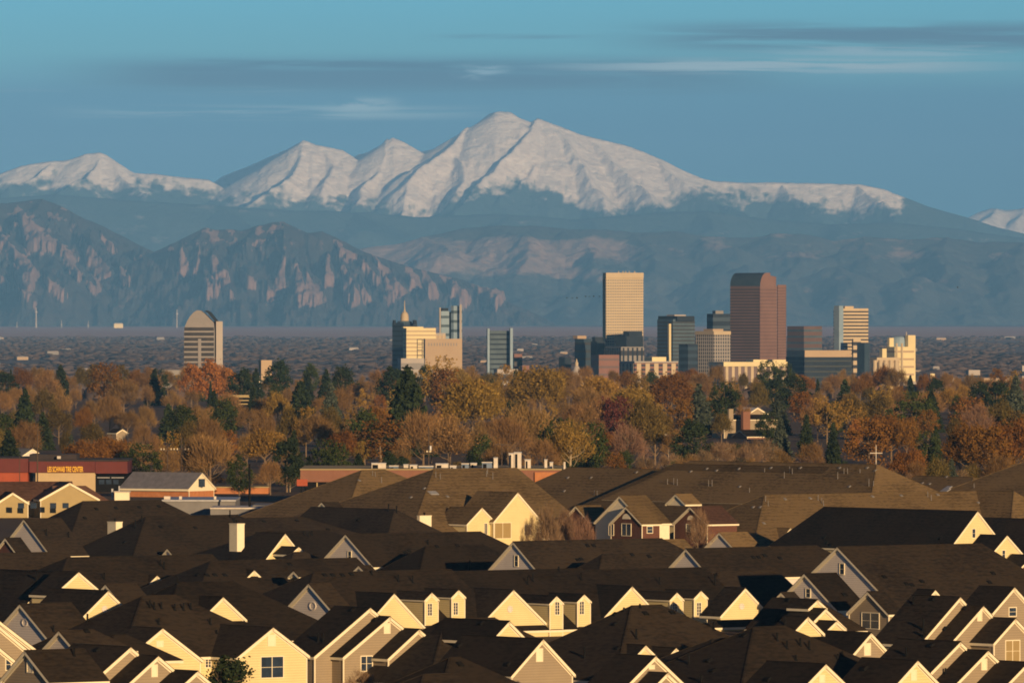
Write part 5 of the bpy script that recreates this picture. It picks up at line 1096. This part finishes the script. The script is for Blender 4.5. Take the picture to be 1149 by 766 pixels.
r_ = tower('cream block of rounded bays left of the curved glass top', 977, 984, 1010, 401, 8900, 't_cream', 30, bands=6, bh=.2, bm='t_beige'); tower('', 987, 990, 995, 391, 8905, 't_bright', 30, root=r_)
for x in (982, 988, 994, 1000, 1006):
    mb = MB(); mb.cyl((wx(x, 8880), 8885, wz(445, 8880)), (wx(x, 8880), 8885, wz(404, 8880)), 2.4, 2.4, 10); obj('bay', mb, M['t_cream'], r_)
# left group
r_ = tower('dark blue glass tower crowned by a dome and spire', 440, 453, 468, 362, D, 't_glass', 42, bands=16, bm='t_dark', bh=.3); tower('', 440.5, 442, 444, 359, D-2, 't_dark', 42, yb=364, root=r_); tower('', 463, 465, 467.5, 359, D-2, 't_dark', 42, yb=364, root=r_)
zc = wz(362, D); mb = MB(); mb.lathe((wx(454, D+14), D+14, zc), ((4.6, 0), (4.6, 6), (4.2, 9), (2.8, 11.5), (1.2, 12.6), (0.7, 15), (0.5, 18), (0.25, 25)), 14); obj('spire', mb, M['t_cream'], r_)
mb = MB(); mb.lathe((wx(454, D+14), D+14, zc-1), ((8, 0), (8, 2.6), (5, 3)), 14); obj('crown', mb, M['t_blueg'], r_)
tower('tall cream tower in front of the spired glass tower', 452, 456, 489, 368, 9250, 't_bright', 14, bands=18, bh=.3, bm='t_beige', top=((452.5, 475, 366.5, 't_bright'),))
tower('pale green topped block between cream tower and twin glass towers', 483, 487, 500, 373.5, 9300, 't_pale', 20, bands=12, bm='t_beige', fins=5, fm='t_cream')
r_ = tower('wide beige slab with a row of upper windows', 475, 477, 518.5, 380, 9000, 't_beige', 10, fins=0); C, tr, tl, wr, wl = frame(475, 477, 518.5, 9000, 10)
for j, (u, w_) in enumerate([(0.1+0.075*i, .028) for i in range(11)]):
    P = C+tr*(wr*u); mb = MB(); mb.box((P.x, P.y, wz(388, 9000)), wr*w_, .3, 3.2, tr); obj('window', mb, M['t_grey'], r_)
r_ = tower('twin pale blue glass tower, right shaft taller', 493, 495, 504, 349, 9500, 't_lblue', 30, bands=10, bh=.3, bm='t_blueg'); tower('', 506, 509, 518.5, 343, 9500, 't_lblue', 45, bands=10, bh=.3, bm='t_blueg', root=r_); tower('', 503, 504, 508, 350, 9510, 't_dark', 30, root=r_)
tower('', 494, 496, 503, 345.5, 9502, 't_dark', 30, yb=349, root=r_); tower('', 515.5, 516, 518, 341.5, 9498, 't_pale', 45, yb=None, root=r_); tower('', 492.6, 493.2, 494.6, 345, 9499, 't_pale', 30, root=r_)
r_ = tower('low cream block at the foot of the spired tower', 446, 450, 476, 402, 8700, 't_pale', 15, bands=3, bm='t_grey')
mst = empty('lattice_mast', (wx(471, 8800), 8800, GB), 'dark lattice mast in front of the cream tower', 'mast')
mb = MB()
for s_ in (-1, 1): mb.beam((wx(471, 8800)+s_*2.6, 8800, GB), (wx(471, 8800)+s_*2.6, 8800, wz(381, 8800)), .7, .7, up=Vector((0, 1, 0)))
obj('uprights', mb, M['t_dark'], mst)
for i in range(9):
    mb = MB(); z = wz(381+i*6, 8800); mb.box((wx(471, 8800), 8800, z), 6.0, .6, .6); obj('crossbar', mb, M['t_dark'], mst)
r_ = tower('slate blue glass tower with pale edges standing alone', 547, 550, 574, 371, 9300, 't_blueg', 12, bands=14, bh=.3, bm='t_dark'); tower('', 546, 547, 549.5, 368.5, 9295, 't_lblue', 20, root=r_); tower('', 571.5, 572.5, 575.5, 368, 9295, 't_lblue', 20, root=r_)
tower('small brick red block right of the slate blue tower', 574, 577, 586, 397, 9500, 't_brick', 20, bands=3, name='office_block', cat='building'); tower('low red roofed block beyond the gold treetops', 583, 586, 594, 410, 8800, 't_brick', 20, name='office_block', cat='building'); tower('low white block at the foot of the slate blue tower', 554, 558, 581, 414, 8600, 't_pale', 20, bands=2, name='office_block', cat='building')
tower('dark block left of the dome', 627, 634, 641, 401, 9300, 't_dark', 40, name='office_block', cat='building')
# domed capitol
r_ = empty('domed_building', (wx(647, 8900), 8900, GB), 'pale grey domed building among dark blocks', 'dome')
mb = MB(); mb.lathe((wx(647, 8900), 8900, wz(446, 8900)), ((9, 0), (9, 6), (6.3, 7), (6.3, 17), (6.2, 19), (5.6, 24), (4.4, 29), (2.8, 32.5), (1.7, 34)), 20); obj('dome', mb, M['t_pale'], r_, smooth=True)
mb = MB(); mb.lathe((wx(647, 8900), 8900, wz(446, 8900)+34), ((1.8, 0), (1.8, 3), (.9, 4.5), (.3, 7.5)), 12); obj('lantern', mb, M['t_cream'], r_)
for i in range(10):
    a = math.pi*2*i/10; mb = MB(); mb.cyl((wx(647, 8900)+6.7*math.cos(a), 8900+6.7*math.sin(a), wz(446, 8900)+6.5), (wx(647, 8900)+6.7*math.cos(a), 8900+6.7*math.sin(a), wz(446, 8900)+16.5), .7, .7, 6); obj('column', mb, M['t_cream'], r_)
# round topped banded tower, nearer and alone
d = 6300; k = d/F
r_ = empty('round_topped_tower', (wx(227, d), d, gz(d)), 'lone grey tower with dark window bands and rounded top', 'tower')
M['t_conc'] = mat('pale grey concrete', (0.27, 0.255, 0.25), (0.23, 0.22, 0.215), 0.1, 0.7)
x_ = lambda p: wx(p, d)
mb = MB(); arch = [(206.5, 372), (207.5, 366), (210, 360), (213, 355), (217, 350.5), (221, 348), (225, 348.3), (229, 351), (235, 357), (240, 362), (241, 372)]
n = len(arch); V = [(x_(a), y_, wz(b_2, d)) for y_ in (d, d+20) for a, b_2 in arch]; mb.add(V, [tuple(range(n-1, -1, -1)), tuple(range(n, 2*n))]+[(i, (i+1) % n, (i+1) % n+n, i+n) for i in range(n)]); obj('arched_top', mb, M['t_conc'], r_)
mb = MB(); mb.box((x_(223.7), d+10, gz(d)-2), (241-206.5)*k, 20, wz(372, d)-gz(d)+2); obj('body', mb, M['t_conc'], r_)
for i in range(9):
    z = wz(368.5+i*5.7, d); mb = MB(); mb.box((x_(223.4), d+9.7, z-1.6), (240-206.8)*k, 20.2, 2.5); obj('window_band', mb, M['t_win'], r_)
mb = MB(); mb.box((x_(224), d-.35, wz(414, d)), 3.5*k, .6, wz(380, d)-wz(414, d)); obj('centre_fin', mb, M['t_conc'], r_)
mb = MB(); mb.box((x_(244.7), d+8, gz(d)-2), 7.4*k, 17, wz(360.5, d)-gz(d)+2, (1, .12, 0)); obj('side_tower', mb, M['t_pale'], r_)
mb = MB(); P = [(x_(229), d-.3, wz(349.2, d)), (x_(233), d-.3, wz(351, d)), (x_(241), d-.3, wz(360.5, d)), (x_(244.5), d-.3, wz(360.5, d)), (x_(236), d-.3, wz(350, d)), (x_(232), d-.3, wz(348.2, d))]; mb.add(P+[(p[0], p[1]+19, p[2]) for p in P], [tuple(range(6)), tuple(range(11, 5, -1))]+[((i+1) % 6, i, i+6, (i+1) % 6+6) for i in range(6)]); obj('sloped_glazing', mb, M['t_dark'], r_)
tower('low dark block at the foot of the banded tower', 176, 182, 206, 415, 6000, 't_grey', 20, bands=2, bm='t_dark', name='office_block', cat='building')
tower('blank beige block rising over the dark pines', 290, 293, 305, 404, 6200, 't_beige', 20, name='office_block', cat='building', bands=1, bh=.05)
pole('thin white pole beside the blank beige block', 291, 422, 5200, (), r=.5, m='unit', name='mast')
for i, (a, b_2, c, y, dd, m_, lab) in enumerate(((1024, 1028, 1070, 431, 8000, 't_brick', 'long low brick block right of the cream curved tower'), (1058, 1060, 1080, 434, 7600, 't_dark', 'low dark roofed block behind the right hand pines'), (1100, 1104, 1136, 424, 9500, 't_beige', 'long low beige block over the right hand pines'),
                                            (1064, 1066, 1071, 424, 9600, 't_pale', 'small white block between the brick block and beige block'), (1084, 1087, 1100, 415, 10300, 't_pale', 'far pale block up the slope from the beige block'), (1146, 1147, 1155, 410, 10500, 't_pale', 'pale block cut by the right picture edge'), (1042, 1044, 1049, 419, 10000, 't_bright', 'tiny bright white block above the long brick block'),
                                            (958, 963, 990, 422, 8300, 't_brick', 'low brick block below the rounded bays'), (722, 727, 742, 421, 7600, 't_pale', 'low pale block in front of the balcony striped block'), (1010, 1014, 1030, 428, 8100, 't_pale', 'pale low block at the foot of the curved tower'))):
    tower(lab, a, b_2, c, y, dd, m_, 18, bands=2, bm='t_dark', bh=.3, name='office_block', cat='building')
# far masts on the mesa and scattered far buildings
for x, y0, r2, lab in ((40.5, 345, 3.0, 'tallest pale lattice mast on the far mesa rim, left'), (69, 359, 1.4, 'thin far mast right of the tallest pale one'), (99, 360, 1.4, 'thin far mast left of the tiny white building'), (198.5, 347, 2.4, 'tall pale mast beside the round topped tower'), (19, 361, 1.2, 'shortest far mast, leftmost on the mesa rim')):
    d = 44000; p = empty('radio_mast', (wx(x, d), d, gz(d)), lab, 'mast'); mb = MB(); X = wx(x, d); mb.cyl((X, d, gz(d)-4), (X, d, wz(y0, d)), r2*1.7, r2*.9, 6); obj('mast', mb, M['t_pale'], p)
    mb = MB(); mb.cyl((X, d-1, wz(y0+6, d)), (X, d-1, wz(y0+4, d)), r2*2.4, r2*2.4, 8); obj('platform', mb, M['t_pale'], p)
def far_house(x, d, w_, h, m_, lab=None, grp='pale buildings scattered over the far suburbs'):
    p = empty('far_building', (wx(x, d), d, gz(d)), lab or 'tiny pale building among the far suburban woods', 'building', grp); mb = MB(); X = wx(x, d); z = gz(d); mb.box((X, d, z-2), w_, w_*.5, h+2, (1, .25, 0)); obj('wall', mb, M[m_], p)
    mb = MB(); mb.box((X, d, z+h+.01), w_*1.04, w_*.54, h*.25, (1, .25, 0), taper=.75); obj('roof', mb, M['t_grey' if m_ != 't_grey' else 't_pale'], p)
far_house(132.5, 43500, 48, 22, 't_bright', 'bright white building far off on the mesa rim', None)
rs = random.Random(12)
for i in range(40):
    d = 11500*(28500/11500)**rs.random(); x = rs.uniform(-10, 1160); s_ = d/11500
    far_house(x, d, rs.uniform(9, 26)*s_**.7, rs.uniform(3.5, 6.5)*s_**.6, rs.choice(('t_grey', 't_beige', 't_grey', 't_beige', 't_pale')))
# birds
M['bird'] = mat('dark bird', (0.02, 0.02, 0.025), (0.03, 0.03, 0.03), 1, 0.8)
for i, (x, y, f) in enumerate(((642, 334.4, .2), (647.3, 334.4, .9), (657, 332.6, .6), (661, 332.6, .3), (666, 332.6, .8), (672.5, 332.3, .1), (636, 334, .5), (1074.5, 322.5, .8))):
    d = 3600; X, Z = wx(x, d), wz(y, d); mb = MB(); u = .9*(f-.4)
    mb.add([(X-.45, d, Z), (X-.15, d-.12, Z+.12), (X+.35, d, Z+.05), (X+.75, d, Z+.1), (X-.15, d+.12, Z+.12), (X, d, Z-.14)], [(0, 1, 5), (1, 2, 5), (2, 3, 5), (0, 5, 4), (4, 5, 2), (0, 4, 1), (1, 4, 2), (2, 4, 3)])
    for s_ in (-1, 1): mb.add([(X-.15, d, Z+.08), (X+.3, d, Z+.06), (X+.2, d+s_*.6, Z+.1+u*.6), (X+.05, d+s_*1.1, Z+u), (X-.2, d+s_*.6, Z+.12+u*.6)], [(0, 1, 2, 4), (4, 2, 3), (4, 2, 1, 0), (3, 2, 4)])
    lab = 'lone dark bird flying over the far foothills, right' if i == 7 else 'small dark goose in the flock flying left of the tallest cream tower'
    o = obj('bird', mb, M['bird']); tag(o, lab, 'bird', None if i == 7 else 'geese flying in a line')
SKYT = ((365, (.18, .50, 1.15)), (250, (.18, .50, 1.15)), (150, (.20, .56, 1.3)), (105, (.26, .68, 1.4)), (85, (.38, .94, 1.64)), (60, (.45, 1.16, 1.85)), (0, (.46, 1.30, 2.1)), (-60, (.40, .95, 1.5)), (-400, (.33, .50, .78)))
CLOUDS = ((16, 420, 3.1, 0.0270, 0.0307, .30, (.060, .140, .23), .95, -.048, .028, .26),
          (60, 1300, 8.1, 0.0296, 0.0307, .42, (.05, .125, .21), .8, -.044, .0, .2),
          (60, 1500, 12.1, 0.0266, 0.0276, .44, (.26, .38, .46), .7, -.058, -.03, .2),
          (45, 1300, 5.2, 0.0293, 0.0308, .36, (.40, .50, .54), .95, .010, .054, .2),
          (34, 800, 7.7, 0.0320, 0.0350, .32, (.075, .165, .25), 1.0, .018, .08, .24),
          (55, 1300, 1.2, 0.0312, 0.0324, .42, (.38, .50, .56), .8, .034, .07, .2),
          (50, 1300, 2.2, 0.0238, 0.0252, .38, (.30, .44, .50), .95, -.047, -.008, .2),
          (170, 800, 4.4, 0.0245, 0.0262, .40, (.36, .48, .53), .95, -.0215, -.0145, .2),
          (190, 800, 6.4, 0.0286, 0.0302, .42, (.28, .42, .50), .95, -.006, -.001, .2),
          (60, 1500, 6.9, 0.0331, 0.0338, .40, (.09, .20, .30), .6, -.008, .008, .2))
# ---------------------------------------------------------------- the air between here and the mountains
mb = MB(); x0, x1, y0, y1, z0, z1 = -9800, 9800, -320, 104500, -54, 2250
mb.add([(x0, y0, z0), (x1, y0, z0), (x1, y1, z0), (x0, y1, z0), (x0, y0, z1), (x1, y0, z1), (x1, y1, z1), (x0, y1, z1)], [(0, 3, 2, 1), (4, 5, 6, 7), (0, 1, 5, 4), (1, 2, 6, 5), (2, 3, 7, 6), (3, 0, 4, 7)])
hm = bpy.data.materials.new('blue autumn haze'); hm.use_nodes = True; nt = hm.node_tree
nt.nodes.remove(nt.nodes['Principled BSDF'])
pv = nt.nodes.new('ShaderNodeVolumePrincipled'); pv.inputs['Color'].default_value = (0.175, 0.465, 0.98, 1); pv.inputs['Density'].default_value = 1.28e-5; pv.inputs['Anisotropy'].default_value = -0.32
nt.links.new(pv.outputs[0], nt.nodes['Material Output'].inputs['Volume'])
hz = obj('haze', mb, hm); hz['kind'] = 'stuff'
# ---------------------------------------------------------------- world, sun, camera
SKYS = 0.05
SUN_EL, SUN_AZ = 9.0, 25.0      # degrees above the horizon; degrees to the right of straight behind the camera
w = bpy.data.worlds.new('World'); scene.world = w; w.use_nodes = True
nt = w.node_tree; bg = nt.nodes['Background']
sk = nt.nodes.new('ShaderNodeTexSky'); sk.sky_type = 'NISHITA'; sk.sun_disc = False
sk.sun_elevation = R(SUN_EL); sk.sun_rotation = R(180-SUN_AZ); sk.altitude = 1700; sk.air_density = 1.0; sk.dust_density = 0.3; sk.ozone_density = 2.0
tc = nt.nodes.new('ShaderNodeTexCoord')
sep = nt.nodes.new('ShaderNodeSeparateXYZ'); nt.links.new(tc.outputs['Generated'], sep.inputs[0])
# the air low over the horizon is a slate blue band, teal above it
cr = nt.nodes.new('ShaderNodeValToRGB'); els = cr.color_ramp.elements; ZT = 0.1
mr = nt.nodes.new('ShaderNodeMapRange'); mr.inputs[1].default_value = 0.0; mr.inputs[2].default_value = ZT; nt.links.new(sep.outputs['Z'], mr.inputs[0])
pos = [max(0.0, min(1.0, (HY-p)/F/ZT)) for p, _ in SKYT]
els[0].position = pos[0]; els[0].color = (*SKYT[0][1], 1); els[1].position = 1.0; els[1].color = (*SKYT[-1][1], 1)
for p, (_, c) in list(zip(pos, SKYT))[1:-1]:
    e = els.new(p); e.color = (*c, 1)
nt.links.new(mr.outputs[0], cr.inputs[0])
mul = nt.nodes.new('ShaderNodeMix'); mul.data_type = 'RGBA'; mul.blend_type = 'MULTIPLY'; mul.inputs[0].default_value = 1.0
nt.links.new(sk.outputs[0], mul.inputs[6]); nt.links.new(cr.outputs[0], mul.inputs[7])
last = mul.outputs[2]
def cloud(last, sx, sz, seed, z0, z1, thr, colr, amt, x0=-9, x1=9, soft=0.12):
    """streaks of thin cloud between two elevations"""
    mp = nt.nodes.new('ShaderNodeMapping'); mp.inputs['Scale'].default_value = (sx, 1, sz); mp.inputs['Location'].default_value = (seed, seed*1.7, seed*0.3)
    nt.links.new(tc.outputs['Generated'], mp.inputs[0])
    n = nt.nodes.new('ShaderNodeTexNoise'); n.inputs['Scale'].default_value = 1.0; n.inputs['Detail'].default_value = 7; n.inputs['Roughness'].default_value = 0.55
    n.inputs['Distortion'].default_value = 0.4
    nt.links.new(mp.outputs[0], n.inputs['Vector'])
    def M_(op, a, b=None, c=None):
        q = nt.nodes.new('ShaderNodeMath'); q.operation = op; q.use_clamp = False
        for i, v in enumerate((a, b, c)):
            if v is None: continue
            if isinstance(v, (int, float)): q.inputs[i].default_value = v
            else: nt.links.new(v, q.inputs[i])
        return q.outputs[0]
    def bell(v, a, b, f):
        r1 = nt.nodes.new('ShaderNodeMapRange'); r1.interpolation_type = 'SMOOTHSTEP'
        for i, vv in ((1, a-f), (2, a+f)): r1.inputs[i].default_value = vv
        nt.links.new(v, r1.inputs[0])
        r2 = nt.nodes.new('ShaderNodeMapRange'); r2.interpolation_type = 'SMOOTHSTEP'
        for i, vv in ((1, b-f), (2, b+f), (3, 1.0), (4, 0.0)): r2.inputs[i].default_value = vv
        nt.links.new(v, r2.inputs[0])
        return M_('MULTIPLY', r1.outputs[0], r2.outputs[0])
    zf = (z1-z0)*0.35
    mk = M_('MULTIPLY', bell(sep.outputs['Z'], z0, z1, zf), bell(sep.outputs['X'], x0, x1, min(0.012, (x1-x0)*0.4)))
    r = nt.nodes.new('ShaderNodeMapRange'); r.interpolation_type = 'SMOOTHSTEP'; r.inputs[1].default_value = thr; r.inputs[2].default_value = thr+soft
    nt.links.new(n.outputs['Fac'], r.inputs[0])
    f = M_('MULTIPLY', M_('MULTIPLY', r.outputs[0], mk), amt)
    mx = nt.nodes.new('ShaderNodeMix'); mx.data_type = 'RGBA'; nt.links.new(f, mx.inputs[0]); nt.links.new(last, mx.inputs[6])
    mx.inputs[7].default_value = (*[v/SKYS for v in colr], 1)
    return mx.outputs[2]
def el(py): return (HY-py)/F
def az(px): return (px-CX)/F
for c in CLOUDS: last = cloud(last, *c)
nt.links.new(last, bg.inputs['Color']); bg.inputs['Strength'].default_value = SKYS
sl = bpy.data.lights.new('sun', 'SUN'); sl.energy = 5.0; sl.color = (1.0, 0.675, 0.365); sl.angle = R(0.53)
so = bpy.data.objects.new('sun', sl); col.objects.link(so)
a, e = R(SUN_AZ), R(SUN_EL)
so.rotation_euler = Vector((math.sin(a)*math.cos(e), -math.cos(a)*math.cos(e), math.sin(e))).to_track_quat('Z', 'Y').to_euler()
so.location = (200, -300, 300)
cam = bpy.data.cameras.new('camera'); co = bpy.data.objects.new('camera', cam); col.objects.link(co); scene.camera = co
co.location = (0, 0, CAMZ); co.rotation_euler = (math.pi/2-math.atan(26/F), 0, 0)
cam.sensor_fit = 'HORIZONTAL'; cam.sensor_width = 36.0; cam.lens = 36.0*F/1149; cam.clip_start = 5; cam.clip_end = 300000
scene.view_settings.view_transform = 'Standard'; scene.view_settings.look = 'None'; scene.view_settings.exposure = 0.15; scene.view_settings.gamma = 1.0
scene.view_settings.use_curve_mapping = False
scene.render.engine = 'CYCLES'
cy = scene.cycles; cy.use_denoising = True; cy.max_bounces = 5; cy.diffuse_bounces = 2; cy.glossy_bounces = 2; cy.transmission_bounces = 2; cy.volume_bounces = 0; cy.transparent_max_bounces = 4
cy.filter_width = 1.8
try: cy.pixel_filter_type = 'BLACKMAN_HARRIS'
except Exception: pass
